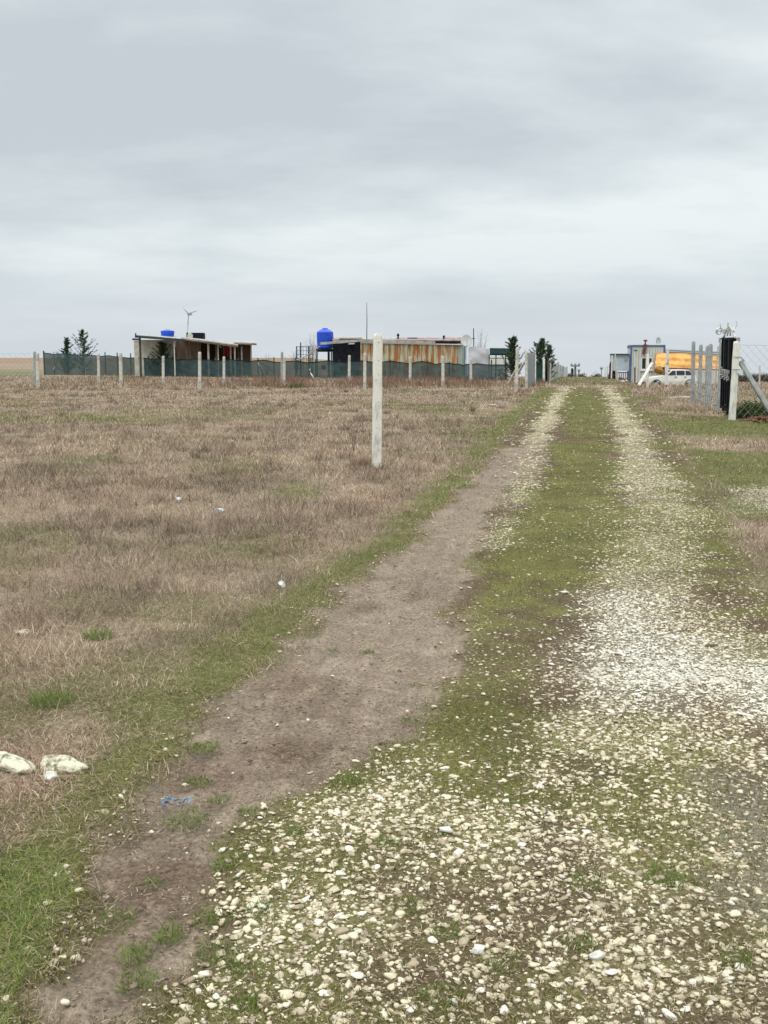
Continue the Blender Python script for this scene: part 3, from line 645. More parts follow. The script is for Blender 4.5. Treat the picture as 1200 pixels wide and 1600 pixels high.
for u_, v_ in pts_u:
    y_ = np.interp(u_, [a[0] for a in path], [a[2] for a in path]) + 0.12
    t = P(u_, v_, y_); g = Vector((t.x, t.y, H(t.x, t.y) - 0.2))
    MB().bar(g, t, 0.13 if u_ == 68 else 0.09, 0.09).build('fence_post', mc_grey if 80 < u_ < 160 else m_darkpost, nf)
for (a, b_, c3, d3, y_) in ((403, 566, 413, 590, 87.5), (408, 567, 428, 582, 87.6), (784, 575, 775, 596, 77.5), (92, 556, 84, 578, 112)):
    MB().bar(P(a, b_, y_), P(c3, d3, y_), 0.09).build('brace', mc_grey, nf)

# ------------------------------------------------------------ trees
def conifer(uc, vt, vb, wpx, Y, label, seed, tops_=None, dense=1.0, group='small firs on the plots'):
    R = np.random.RandomState(seed); base = P(uc, vb, Y); base.z = H(base.x, Y); top = P(uc, vt, Y); hh = top.z - base.z; ww = wpx * Y / F / 2
    r = thing('conifer_tree', label, 'tree', base, group)
    tr = MB(); tr.tube([base + Vector((0, 0, -0.1)), base + Vector((0.03, 0, hh * 0.5)), base + Vector((0, 0, hh * 0.97))], 0.06, 7, 0.01)
    V = []; T_ = []; C = []; nb = int(62 * dense)
    for k in range(nb):
        f_ = 0.06 + 0.94 * (k / nb) ** 0.9; az = R.rand() * 6.283
        ln = ww * (1.05 - f_) ** 0.7 * (0.45 + 1.1 * R.rand() ** 1.6) * 1.25; rise = (0.35 + 0.7 * R.rand())
        s = base + Vector((0, 0, hh * f_ * 0.93)); d = Vector((math.cos(az), math.sin(az), 0))
        pts = [s, s + d * ln * 0.5 + Vector((0, 0, ln * 0.5 * rise * 0.6)), s + d * ln + Vector((0, 0, ln * rise))]
        tr.tube(pts, 0.018, 4, 0.005)
        m = int(46 * dense) + 10
        for q in range(m):
            g = R.rand() ** 1.0; p = pts[0].lerp(pts[1], g * 2) if g < 0.5 else pts[1].lerp(pts[2], g * 2 - 1)
            p = p + Vector(R.randn(3) * 0.05 * (1.25 - g))
            dd = (d * 0.8 + Vector((R.randn() * 0.7, R.randn() * 0.7, 0.4 + R.randn() * 0.5))).normalized() * (0.10 + 0.12 * R.rand())
            sd2 = dd.cross(Vector(R.randn(3))).normalized() * 0.03
            o = len(V); V += [p - sd2, p + sd2, p + dd]; T_.append((o, o + 1, o + 2))
            cc = np.array((0.062, 0.098, 0.055)) * (0.5 + 0.9 * R.rand()); C += [cc, cc, cc * 1.2]
    me = np_mesh('crown', np.array([tuple(v - base) for v in V]), np.array(T_), np.array(C)); me.materials.append(m_needle)
    o = bpy.data.objects.new('crown', me); COL.objects.link(o); o.parent = r
    tr.build('trunk', m_bark, r)
    return r
m_needle = attr_mat('needles', 0.8, 0.15)
conifer(106.5, 525, 583, 22, 117, 'short bushy fir behind the left end of the net fence', 1, dense=1.3)
conifer(132, 511, 583, 38, 116, 'taller fir with a thin crooked tip behind the left end of the net', 2, dense=1.15)
conifer(256, 532, 590, 40, 97, 'wide low fir in front of the pale end wall of the shack', 3)
conifer(279, 531, 590, 24, 98, 'narrow ragged fir against the plank wall of the shack', 4, dense=0.6)
conifer(801, 523, 597, 36, 77.5, 'dark fir behind the leaning braced corner post', 5, dense=1.2)
conifer(844.5, 525, 597, 36, 76, 'dark fir with a pointed tip behind the green panel', 6, dense=1.1)
conifer(856, 536, 597, 22, 76.8, 'lower fir stem leaning out right beside the pointed fir', 7, dense=0.8)
def shrub(uc, vb, vt, wpx, Y, label, seed, n=16, rad=0.012, name='bare_shrub'):
    R = np.random.RandomState(seed); base = P(uc, vb, Y); base.z = H(base.x, Y); hh = P(uc, vt, Y).z - base.z; ww = wpx * Y / F / 2
    m = MB()
    for k in range(n):
        a = R.rand() * 6.283; e_ = base + Vector((math.cos(a) * ww * R.rand(), math.sin(a) * ww * R.rand(), hh * (0.7 + 0.3 * R.rand())))
        md = base.lerp(e_, 0.5) + Vector(R.randn(3) * 0.06); m.tube([base, md, e_], rad, 4, rad * 0.4)
        for j in range(3):
            f_ = 0.4 + 0.5 * R.rand(); s = base.lerp(e_, f_); m.tube([s, s + Vector((R.randn() * .25, R.randn() * .2, 0.2 + 0.25 * R.rand()))], rad * 0.5, 4, rad * 0.3)
    return tag(m.build(name, m_twig, loc=base), label, 'shrub', 'leafless shrubs')
shrub(487, 592, 517, 34, 92, 'leafless bush with upright twigs left of the big blue tank', 21, 18)
shrub(463, 592, 548, 14, 90, 'leafless shrub at the left edge of the wire cage', 22, 12, 0.02)
shrub(418, 590, 549, 34, 93, 'low leafless shrub on the open ground right of the shack', 23, 14, 0.009)
shrub(749, 592, 512, 26, 90, 'leafless bush poking above the white tarpaulin', 24, 12, 0.014)
shrub(552, 731 - 38, 655, 34, 18.5, 'sparse leafless weed in the dry grass left of the whitewashed post', 25, 5, 0.004)
shrub(624, 718, 684, 10, 17.0, 'dark dry weed stalk right of the whitewashed post', 26, 3, 0.004)
# red-brown weed at the foot of the whitewashed post
bb = GG(565, 728); k = 260; tx = bb.x + np.clip(RS.randn(k), -2, 2) * 0.085; ty = bb.y + np.clip(RS.randn(k), -2, 2) * 0.085
V, T, C = blades(tx, ty, 0.05 + 0.15 * RS.rand(k), np.full(k, 0.009), 0.3 + RS.rand(k) * 0.9, pal(k, [(0.22, 0.11, 0.07), (0.17, 0.09, 0.06), (0.33, 0.20, 0.13)], [2, 2, 1]))
o = bpy.data.objects.new('reddish_weed', np_mesh('reddish_weed', V - np.array(bb)[None], T, C)); o.data.materials.append(grass_m); COL.objects.link(o); o.location = bb
tag(o, 'small reddish brown weed at the foot of the whitewashed post', 'plant')
# bramble by the brace, right of the gate
def bush(u0, vb, wpx, hpx, label, seed, cols, n=5000, name='bramble_bush'):
    R = np.random.RandomState(seed); b = GG(u0, vb); sx = wpx * b.y / F / 2; sz = hpx * b.y / F
    pts = R.randn(n, 3) * np.array([sx * 0.5, 0.5, sz * 0.38]); pts[:, 2] = np.abs(pts[:, 2]) + 0.02
    d = R.randn(n, 3); d /= np.linalg.norm(d, axis=1)[:, None]; s = np.cross(d, R.randn(n, 3)); s /= np.linalg.norm(s, axis=1)[:, None]
    a = pts; e_ = pts + d * 0.07; q = s * 0.02
    V = np.stack([a, (a + e_) / 2 + q, e_, (a + e_) / 2 - q], 1).reshape(-1, 3); T = (np.arange(n) * 4)[:, None] + np.array([[0, 1, 2, 3]])
    C = np.repeat(np.array(cols)[R.randint(0, len(cols), n)] * (0.6 + 0.8 * R.rand(n, 1)), 4, axis=0)
    o = bpy.data.objects.new(name, np_mesh(name, V, T, C)); o.data.materials.append(m_needle); COL.objects.link(o); o.location = b
    return tag(o, label, 'bush')
bush(1178, 650, 56, 24, 'low dark green bramble growing behind the gate brace', 31, [(0.05, 0.09, 0.025), (0.08, 0.11, 0.035), (0.035, 0.06, 0.02)])
bush(462, 604, 26, 6, 'small green clump below the paired posts', 32, [(0.07, 0.11, 0.035)], 1500, 'green_clump')

# ------------------------------------------------------------ left shack
Y = 95.0
s0 = P(300, 590, Y); s0.z = H(s0.x, Y)
sh = thing('brown_shack', 'low brown plank shack with a dark open front and sagging pale roofs', 'building', s0)
gz = s0.z - 0.1
def wall(u0, v0, u1, v1, Y_, d, name, m, root, bevel=0, v0b=None):
    a = P(u0, v0, Y_); b = P(u1, v0b if v0b is not None else v0, Y_)
    return MB().slab([(a.x, Y_, gz), (b.x, Y_, gz), (b.x, Y_, b.z), (a.x, Y_, a.z)], (0, d, 0)).build(name, m, root, bevel=bevel)
wall(216.5, 531, 275, 590, 98.2, 2.0, 'pale_wall', m_cream, sh)
wall(209, 532.5, 216.3, 590, 98.9, 1.0, 'side_wall', m_cream, sh)
# plank wall, ribs every board
pw = MB()
for k in range(13):
    a = P(275 + k * 2.95, 530 + k * 0.1, Y).x; b_ = P(275 + (k + 0.93) * 2.95, 531, Y).x
    pw.box((a, Y - 0.03 * (k % 2), gz), (b_, Y + 0.12, P(280, 530.5 + k * 0.15, Y).z))
pw.build('plank_wall', m_wood, sh)
wall(313.5, 533, 371, 590, 98.5, 0.2, 'recessed_wall', m_redwood, sh, v0b=537)
rw = MB()
for k in range(8):
    a = P(370.5 + k * 2.7, 537, Y + .5).x; b_ = P(370.5 + (k + 0.93) * 2.7, 537, Y + .5).x
    rw.box((a, Y + .5 - 0.03 * (k % 2), gz), (b_, Y + 0.7, P(380, 537.3, Y).z))
rw.build('right_plank_wall', mat('reddish_plank', (0.13, 0.075, 0.055), 0.9, vscale=5, stretch=(3, 3, .2), col2=(0.05, 0.03, 0.025)), sh)
MB().box((P(390.6, 560, Y).x, Y + .3, gz), (P(392.4, 560, Y).x, Y + .55, P(391, 536.5, Y).z)).build('corner_post', mat('pale_plank', (0.42, 0.40, 0.30), 0.9), sh)
MB().slab([P(283, 528.5, 93.2), P(372, 540.5, 93.2), P(372, 536.0, 99), P(283, 526.5, 99)], (0, 0, 0.09)).build('roof', m_grey_roof, sh)
MB().bar(P(283, 530, 93.15), P(372, 541.8, 93.15), 0.12, 0.08).build('roof_edge', m_wood, sh)
MB().slab([P(366, 536.3, 94.4), P(401, 537.8, 94.4), P(401, 534.8, 99.5), P(366, 533.0, 99.5)], (0, 0, 0.1)).build('roof', m_grey_roof, sh)
MB().bar(P(366, 537.3, 94.35), P(401, 538.6, 94.35), 0.1, 0.08).build('roof_edge', m_wood, sh)
MB().slab([P(211.5, 524.5, 93), P(276, 530.0, 93), P(276, 526.3, 99), P(211.5, 523.0, 99)], (0, 0, 0.08)).build('canopy_roof', m_grey_roof, sh)
MB().bar(P(211, 525.8, 92.9), P(288, 531.5, 92.9), 0.20, 0.12).build('canopy_beam', m_darktrim, sh)
MB().bar(P(212, 520.5, 92.8), P(212, 525.5, 92.8), 0.1).build('canopy_stub', m_darktrim, sh)
MB().slab([P(206.5, 531.5, 98.8), P(217, 531.8, 98.8), P(217, 531.0, 100.5), P(206.5, 530.8, 100.5)], (0, 0, 0.14)).build('side_roof', m_darktrim, sh)
for u_, m, wd, yy_ in ((218.5, m_darktrim, 0.15, 93.4), (272, m_cream, 0.09, 93.4), (325.3, m_cream, 0.16, 94), (337.5, m_wood, 0.11, 94.2), (340.5, m_cream, 0.10, 94), (349.5, m_wood, 0.12, 95.5), (360.2, m_cream, 0.12, 95), (366.7, m_cream, 0.13, 94.2), (377.5, m_cream, 0.12, 95.3)):
    vt = np.interp(u_, [211, 276, 285, 372, 400], [527, 531.5, 531, 541.5, 538.5])
    t = P(u_, vt, yy_); MB().bar((t.x, yy_, gz), t, wd, wd).build('support_post', m, sh)
MB().bar(P(338, 538, 94), P(346, 543, 94), 0.06).build('rafter_brace', m_cream, sh)
p0 = P(355, 548, 96)
cl_ = MB(); 
for (u0, v0, u1, v1) in ((350.5, 539, 353.5, 556), (354, 540, 358.5, 558), (361.5, 539, 364.5, 552)):
    for k in range(4):
        a = u0 + (u1 - u0) * k / 4; b_ = u0 + (u1 - u0) * (k + 1) / 4
        cl_.slab([P(a, v1 + (k % 2), 96 + 0.1 * (k % 2)), P(b_, v1, 96 + 0.1 * ((k + 1) % 2)), P(b_, v0, 96), P(a, v0, 96)], (0, 0.03, 0))
tag(cl_.build('red_cloth', m_cloth, loc=p0), 'red cloths hanging in the open front of the shack', 'cloth')
def tank(uc, vt, vb, wpx, Y, label, ribs=6, name='water_tank', taper=0.93):
    c_ = P(uc, vb, Y); hh = P(uc, vt, Y).z - c_.z; R_ = wpx * Y / F / 2
    r = thing(name, label, 'water tank', c_, 'blue water tanks')
    prof = [(R_ * 0.86 * taper, 0), (R_ * taper, 0.05 * hh)]
    b0, b1 = 0.07, 0.74
    for k in range(ribs):
        f0 = b0 + (b1 - b0) * k / ribs; f1 = b0 + (b1 - b0) * (k + 0.75) / ribs; sc = taper + (1 - taper) * min(1, f0 * 2)
        prof += [(R_ * sc, f0 * hh), (R_ * sc, f1 * hh), (R_ * sc * 0.955, (f1 + 0.01) * hh), (R_ * sc * 0.955, (f1 + 0.02) * hh)]
    prof += [(R_, 0.76 * hh), (R_ * 0.98, 0.80 * hh), (R_ * 0.62, 0.91 * hh), (R_ * 0.40, 0.94 * hh)]
    MB().lathe(c_, prof, 28).build('tank_body', m_blue, r)
    MB().lathe(c_ + Vector((0, 0, 0.935 * hh)), [(R_ * 0.34, 0), (R_ * 0.36, 0.03 * hh), (R_ * 0.26, 0.065 * hh), (R_ * 0.1, 0.07 * hh)], 20).build('lid', m_blue, r)
    return r, c_, hh, R_
tank(262, 515, 526, 21, 96.5, 'squat ribbed blue tank on the canopy of the shack', 3)
# wind turbine
b = P(293.5, 528, 97); r = thing('wind_turbine', 'small white three bladed wind turbine on a thin pole above the shack roof', 'wind turbine', b)
hubp = P(295.3, 490.5, 96.9); MB().tube([b, P(293.6, 505, 97), P(294.8, 493, 97)], 0.055, 8, 0.04).build('pole', m_steel, r)
MB().lathe(hubp - Vector((0, 0, 0.16)), [(0.06, 0), (0.15, 0.06), (0.17, 0.17), (0.12, 0.28), (0.04, 0.32)], 12).build('hub', m_steel, r)
for (u_, v_) in ((286.5, 482), (308, 485.5), (293.6, 503)):
    e_ = P(u_, v_, 96.7); a = hubp + (e_ - hubp) * 0.1; a.y = 96.7; d = (e_ - a).normalized(); n_ = d.cross(Vector((0, 1, 0)))
    MB().slab([a - n_ * 0.05, a + n_ * 0.06, a.lerp(e_, 0.35) + n_ * 0.05, a.lerp(e_, 0.35) - n_ * 0.04], (0, 0.03, 0)).slab([a.lerp(e_, 0.35) - n_ * 0.04, a.lerp(e_, 0.35) + n_ * 0.05, e_ + n_ * 0.02, e_ - n_ * 0.02], (0, 0.03, 0)).build('blade', m_steel, r)
MB().slab([hubp + Vector((0, .2, -.06)), hubp + Vector((0.1, .9, -.1)), hubp + Vector((0.1, .9, .15)), hubp + Vector((0, .2, .06))], (0.02, 0, 0)).build('tail_fin', m_steel, r)
b = P(309, 530, 97); r = thing('roof_box', 'long black box with a pale round end on the shack roof', 'box', b)
MB().box((P(300, 560, 96).x, 95.6, b.z - 0.02), (P(320, 560, 96).x, 96.6, P(300, 520, 96).z)).build('casing', m_black, r, bevel=0.05)
c_ = P(297, 525, 95.4); d_ = MB(); n = 20
d_.add([c_ + Vector((0.25 * math.cos(k * .314159), -0.03, 0.27 * math.sin(k * .314159))) for k in range(20)] + [c_ + Vector((0.25 * math.cos(k * .314159), 0.08, 0.27 * math.sin(k * .314159))) for k in range(20)], [tuple(range(20)), tuple(range(39, 19, -1))] + [(k, (k + 1) % 20, 20 + (k + 1) % 20, 20 + k) for k in range(20)])
d_.build('round_end', m_cream, r)
MB().bar(P(292.5, 528, 96), P(292.5, 519.5, 96), 0.14).build('end_bracket', m_darktrim, r)

# ------------------------------------------------------------ middle building
Y = 88.0
s0 = P(640, 590, Y); s0.z = H(s0.x, Y); gz = s0.z - 0.15
rb = thing('rusty_cabin', 'long low cabin with a rusty corrugated wall and a black sheeting end', 'building', s0)
def corr(u0, u1, v0, v1t, Y_, name, m, root, pitch=0.40, amp=0.05):
    xa, xb = P(u0, v0, Y_).x, P(u1, v0, Y_).x; zt0, zt1 = P(u0, v0, Y_).z, P(u1, v1t, Y_).z
    prof = [(0, 0), (0.40, 0), (0.5, 1), (0.9, 1)]; xs = []; x_ = xa
    while x_ < xb:
        for a, b in prof:
            if x_ + a * pitch < xb: xs.append((x_ + a * pitch, b * amp))
        x_ += pitch
    xs.append((xb, 0)); vs = []
    for (q, dd) in xs:
        zt = zt0 + (zt1 - zt0) * (q - xa) / (xb - xa)
        vs += [(q, Y_ - dd, gz), (q, Y_ - dd, zt), (q, Y_ + 0.06, gz), (q, Y_ + 0.06, zt)]
    n = len(xs); fs = []
    for i in range(n - 1):
        a = i * 4; b = a + 4; fs += [(a, b, b + 1, a + 1), (a + 2, a + 3, b + 3, b + 2), (a + 1, b + 1, b + 3, a + 3)]
    return MB().add(vs, fs).build(name, m, root)
corr(563.5, 716, 534, 537, Y, 'corrugated_wall', m_corr, rb)
corr(716.2, 727, 538, 538, Y, 'corrugated_wall', m_teal, rb)
MB().box((P(727.2, 560, Y).x, Y - .06, gz), (P(729.5, 560, Y).x, Y + .1, P(728, 538, Y).z)).build('corner_trim', m_white, rb)
MB().box((P(725.3, 560, Y).x, Y - .09, gz), (P(726.6, 560, Y).x, Y - .05, P(728, 540, Y).z)).build('downpipe', m_bluetrim, rb)
a = P(563.5, 535.4, Y); b_ = P(722, 538.6, Y); MB().bar(a + Vector((0, -.1, 0)), b_ + Vector((0, -.1, 0)), 0.10, 0.05).build('teal_rail', m_teal, rb)
wall(519.5, 535, 563.3, 590, Y + 0.05, 0.15, 'black_wall', m_black, rb, v0b=534)
wall(722, 536.5, 727, 590, Y + 0.3, 6.0, 'side_wall', m_teal, rb)
wall(520, 536, 563, 590, Y + 5.9, 0.15, 'back_wall', m_black, rb)
MB().slab([P(519, 532.6, Y - .1), P(727, 533.5, Y - .1), P(727, 529.5, Y + 6), P(519, 529.5, Y + 6)], (0, 0, 0.10)).build('roof', m_redroof, rb)
MB().slab([P(530, 529.6, Y - .15), P(566, 529.2, Y - .15), P(566, 527.2, Y + 2), P(530, 527.4, Y + 2)], (0, 0, 0.10)).build('roof_sheet', m_grey_roof, rb)
MB().bar(P(500, 536.8, Y - .5), P(562, 532.2, Y - .5), 0.20, 0.12).bar(P(562, 532.2, Y - .5), P(680, 535.2, Y - .5), 0.20, 0.12).build('fascia_beam', m_grey_roof, rb)
MB().slab([P(680, 536.6, Y - .2), P(720, 537, Y - .2), P(720, 533, Y - .2), P(680, 532.6, Y - .2)], (0, 0.08, 0)).build('gap_shade', m_black, rb)  # black strip stands in for the shade in the gap under the roof
MB().bar(P(681, 537.6, Y - .25), P(722, 538.2, Y - .25), 0.07).build('white_fascia', m_white, rb)
MB().bar(P(544.5, 537.2, Y - .1), P(554, 536.8, Y - .1), 0.10, 0.1).build('lamp_tube', m_white, rb)
for k in range(9): MB().slab([P(566 + k * 17.6, 530.0, Y + 3), P(582 + k * 17.6, 530.0, Y + 3), P(582 + k * 17.6, 528.2 - 0.5 * (k % 2), Y + 3.6), P(566 + k * 17.6, 528.4, Y + 3.6)], (0, 0, 0.05)).build('ridge_sheet', (m_grey_roof, m_redroof, m_black)[(0, 0, 0, 1, 2, 1, 1, 1, 1)[k]], rb)
for u_, v_ in ((622, 521), (693.5, 524)):
    b = P(u_, 530, Y + 2); hh = P(u_, v_, Y + 2).z - b.z; q = MB().lathe(b, [(0.07, -.1), (0.07, hh * 0.55), (0.13, hh * 0.58), (0.13, hh * 0.7), (0.07, hh * .75), (0.11, hh * .8), (0.05, hh)], 10).build('chimney_pipe', m_black, rb)
b = P(573, 531, Y + 1); tag(MB().tube([b, P(573.4, 500, Y + 1), P(573, 472.5, Y + 1)], 0.045, 6, 0.022).build('whip_aerial', m_darkpost, loc=b), 'very tall thin aerial rod rising from the cabin roof', 'aerial')
def dish(c_, R_, label, face=Vector((0.1, -1, 0.25)), m=m_steel, pole=None, name='satellite_dish'):
    r = thing(name, label, 'satellite dish', c_, 'satellite dishes'); f_ = face.normalized(); a = f_.cross(Vector((0, 0, 1))).normalized(); b = a.cross(f_)
    vs = []; rings = 6; n = 24
    for i in range(rings + 1):
        q = i / rings
        for k in range(n): vs.append(c_ + (a * math.cos(2 * math.pi * k / n) + b * math.sin(2 * math.pi * k / n) * 1.12) * R_ * max(q, 0.02) + f_ * R_ * 0.28 * q * q)
    n0 = len(vs); vs += [v - f_ * 0.03 for v in vs]; fs = []
    for i in range(rings):
        for k in range(n):
            q = [i * n + k, i * n + (k + 1) % n, (i + 1) * n + (k + 1) % n, (i + 1) * n + k]; fs += [tuple(q), tuple(x_ + n0 for x_ in q[::-1])]
    fs += [(rings * n + k, rings * n + (k + 1) % n, n0 + rings * n + (k + 1) % n, n0 + rings * n + k) for k in range(n)]
    MB().add(vs, fs).build('reflector', m, r, smooth=True)
    h_ = c_ + f_ * R_ * 0.9; MB().tube([c_ - b * R_ * 1.05 + f_ * R_ * 0.25, h_ - b * 0.1], 0.02, 5).build('feed_arm', m_steel, r)
    MB().tube([h_ - f_ * 0.06, h_ + f_ * 0.06], 0.05, 8).build('feed_horn', m_steel, r)
    if pole: MB().tube([c_ - f_ * 0.05, c_ - f_ * 0.25 , Vector((c_.x, c_.y - f_.y * 0.25, pole))], 0.03, 6).build('mast', m_steel, r)
    return r
m_dish = mat('pale_dish', (0.56, 0.58, 0.58), 0.6, var=0.05)
dish(P(728.5, 532.5, 86.6), 0.47, 'large pale satellite dish on the right end of the rusty cabin', m=m_dish, pole=P(728, 562, 86.6).z)
# tarpaulin
Yt = 86.3; p0 = P(748, 590, Yt); p0.z = H(p0.x, Yt); tp = MB(); nu, nv = 22, 18; vs = []
for i in range(nu + 1):
    for j in range(nv + 1):
        u_ = 732 + 32 * i / nu; top = np.interp(u_, [732, 736, 742, 748, 754, 764], [543, 541.5, 540.5, 541.5, 543.5, 545.5]); v_ = top + (593 - top) * j / nv
        yy_ = Yt + 0.03 * math.sin(i * 0.22 + j * 0.55) + 0.015 * math.sin(j * 1.1 - i * 0.3) + 0.03 * (vnoise(np.array([i * 1.0]), np.array([j * 1.0]), 2.3, 4)[0])
        q = P(u_ - (1.4 * j / nv if i == nu else 0), v_, yy_); vs.append(q)
fs = [(i * (nv + 1) + j, (i + 1) * (nv + 1) + j, (i + 1) * (nv + 1) + j + 1, i * (nv + 1) + j + 1) for i in range(nu) for j in range(nv)]
n0 = len(vs); vs += [v + Vector((0, 0.04, 0)) for v in vs]; fs += [tuple(q + n0 for q in f[::-1]) for f in fs]
tag(tp.add(vs, fs).build('white_tarpaulin', m_tarp, loc=p0, smooth=True), 'wrinkled grey white tarpaulin hung at the right end of the rusty cabin', 'tarpaulin')
b = P(740, 560, 87.2); tag(MB().bar(b, P(740, 513, 87.2), 0.07).bar(P(738, 529, 87.2), P(742, 529, 87.2), 0.08).build('mast_pole', m_darkpost, loc=b), 'thin dark pole behind the satellite dish', 'pole')
# dark canopy
Yc = 86.0; p0 = P(783, 590, Yc); p0.z = H(p0.x, Yc); cn = thing('dark_canopy', 'dark green flat topped canopy on thin posts between tarpaulin and fir', 'canopy', p0)
gz = p0.z
MB().slab([P(765, 555, Yc - 1), P(802, 555.5, Yc - 1), P(802, 546.5, Yc + 1), P(765, 546, Yc + 1)], (0, 0, 0.12)).build('roof', m_netedge, cn)
for u_ in (764.5, 775, 790, 801): t = P(u_, 554, Yc - 0.9); MB().bar((t.x, t.y, gz), t, 0.09).build('support_post', m_darkpost, cn)
q = P(764, 560, 90.3); MB().box((P(764, 560, 90).x, 90, gz - 1), (P(806, 560, 90).x, 90.3, P(770, 557, 90).z)).build('pale_back_wall', m_white, cn)
for v_ in (560, 572, 578): MB().bar(P(765, v_, Yc + 0.5), P(801, v_, Yc + 0.5), 0.05).build('rail', m_darkpost, cn)
# big tank on stand
tk, tc_, th, tr_ = tank(508, 512.5, 545, 26, 89.4, 'big ribbed blue tank on a dark stand left of the black wall', 8)
gz = H(tc_.x, 89.4) - 0.1
st_ = thing('tank_stand', 'stand of dark and white legs under the big blue tank', 'stand', (tc_.x, tc_.y, gz))
MB().lathe(tc_ + Vector((0, 0, -0.26)), [(0.70, 0), (0.74, 0.06), (0.74, 0.20), (0.68, 0.25)], 20).build('platform', m_black, st_)
for u_, dy, m, wd in ((492, 0.7, m_white, 0.2), (495.5, -0.6, m_darkpost, 0.09), (513.5, -0.6, m_black, 0.19), (518, 0.7, m_white, 0.13)):
    t = P(u_, 549 if u_ > 493 else 541, 89.4 + dy); t.z = min(t.z, tc_.z - 0.27) if u_ > 493 else t.z; MB().bar((t.x, t.y, gz), t, wd).build('leg', m, st_)
q = MB().tube([P(500, 541, 88.4), P(497, 543, 88.5), P(485, 552, 88.9), P(472, 560, 89.3), P(458, 564, 89.6)], 0.05, 6); tag(q.build('drain_pipe', m_steel, loc=P(500, 541, 88.4)), 'pale pipe sloping down left from the blue tank', 'pipe')
q = P(500, 590, 86.2); tag(MB().tube([P(484, 576, 84.4), P(485.5, 583, 84.4), P(490.5, 591.5, 84.0)], 0.05, 6).build('bent_pipe', m_white, loc=q), 'short bent white pipe behind the net below the blue tank', 'pipe')
q = P(506, 574, 86.2); tag(MB().lathe(q + Vector((0, 0, -0.2)), [(0.05, 0), (0.17, .06), (0.2, .2), (0.15, .34), (0.05, .38)], 10).build('dark_bundle', m_black, loc=q), 'dark round bundle behind the net under the blue tank', 'bundle')
# wire cage
Yg = 90.5; p0 = P(476, 590, Yg); p0.z = H(p0.x, Yg); cg = thing('wire_cage', 'square wire mesh cage left of the big blue tank', 'cage', p0)
for yy_ in (Yg, Yg + 2.2):
    w_ = MB()
    for k in range(7): u_ = 463.5 + k * 5; t = P(u_, 542, yy_); w_.bar((t.x, yy_, p0.z), t, 0.035)
    for v_ in (542, 548, 554, 560, 567, 575): w_.bar(P(463.5, v_, yy_), P(493.5, v_, yy_), 0.035)
    w_.build('mesh_panel', m_darkpost, cg)
for u_, vt in ((463.5, 541), (469.8, 535), (482, 541), (493.5, 541)): t = P(u_, vt, Yg - .05); MB().bar((t.x, t.y, p0.z), t, 0.10).build('frame_post', m_darkpost, cg)
MB().slab([P(463, 542.3, Yg - .1), P(494, 540.2, Yg - .1), P(494, 539.8, Yg + 2.2), P(463, 541.6, Yg + 2.2)], (0, 0, 0.05)).build('cover', m_grey_roof, cg)

# ------------------------------------------------------------ by the track, left side: gate, panels
q = P(831, 602, 62.5); q.z = H(q.x, 62.5); gzz = q.z
g = thing('grey_sheet_gate', 'grey ribbed sheet metal gate between two concrete posts on the left of the track', 'gate', q)
A = P(824.6, 552, 60); B = P(836.2, 553, 68); d = B - A; gm = MB()
for k in range(16):
    a = A + d * (k / 16.0); b_ = A + d * ((k + 0.5) / 16.0); c3 = A + d * ((k + 1) / 16.0)
    for s1, s2, off in ((a, b_, 0.0), (b_, c3, -0.05)):
        gm.slab([(s1.x + off, s1.y, H(s1.x, s1.y) + .05), (s2.x + off, s2.y, H(s2.x, s2.y) + .05), (s2.x + off, s2.y, s2.z), (s1.x + off, s1.y, s1.z)], (0.03, 0, 0))
gm.build('sheet', mat('grey_sheet', (0.30, 0.34, 0.36), 0.5, vscale=3, var=0.1), g)
MB().bar(A + Vector((-.04, 0, 0.02)), B + Vector((-.04, 0, 0.02)), 0.06).build('top_rail', m_steel, g)
q = P(843, 598, 71.2); q.z = H(q.x, q.y)
g = thing('metal_hoarding', 'dark green sheet panel between two white posts left of the track', 'panel', q)
MB().slab([(P(837.5, 560, 71.2).x, 71.2, q.z), (P(849, 560, 71.2).x, 71.2, q.z), P(849, 566.5, 71.2), P(837.5, 567, 71.2)], (0, .06, 0)).build('sheet', mat('dark_green_sheet', (0.012, 0.055, 0.045), 0.6, vscale=3), g)
MB().bar(P(837.5, 566.5, 71.1), P(849, 566.2, 71.1), 0.06).build('top_rail', m_netedge, g)
# receding fence along the track
q = P(862, 594, 75); q.z = H(q.x, q.y)
g = thing('panel_fence', 'receding fence of dark netting and pale boards along the left of the track', 'fence', q)
def pan(u0, v0, Y0, u1, v1, Y1, m, name):
    a = P(u0, v0, Y0); b = P(u1, v1, Y1)
    MB().slab([(a.x, Y0, H(a.x, Y0) - .1), (b.x, Y1, H(b.x, Y1) - .1), b, a], (0, .05, 0)).build(name, m, g)
pan(850.8, 563, 72.5, 864.5, 567, 80, m_netedge, 'dark_net'); pan(859, 566, 74, 865, 570, 80.1, mat('pale_cloth', (0.5, 0.52, 0.52), 0.8), 'pale_cloth')
pan(865.5, 569, 82, 871.5, 571, 88, m_grey_roof, 'board_panel'); pan(873, 569.5, 90, 877, 571.5, 95, m_tarp, 'board_panel'); pan(881.3, 573, 100, 885.8, 574, 112, m_panelblue, 'board_panel')
for u_, v_, y_ in ((864.8, 566, 81), (872.5, 569, 89), (875, 570, 93), (878.6, 571.5, 97), (880.5, 572, 99), (886, 573, 113)):
    t = P(u_, v_, y_); MB().bar((t.x, t.y, H(t.x, t.y) - .1), t, 0.14 if u_ < 880 else .1).build('fence_post', mc_grey, g)
m_far = mat('weathered_pole', (0.20, 0.21, 0.22), 0.9)
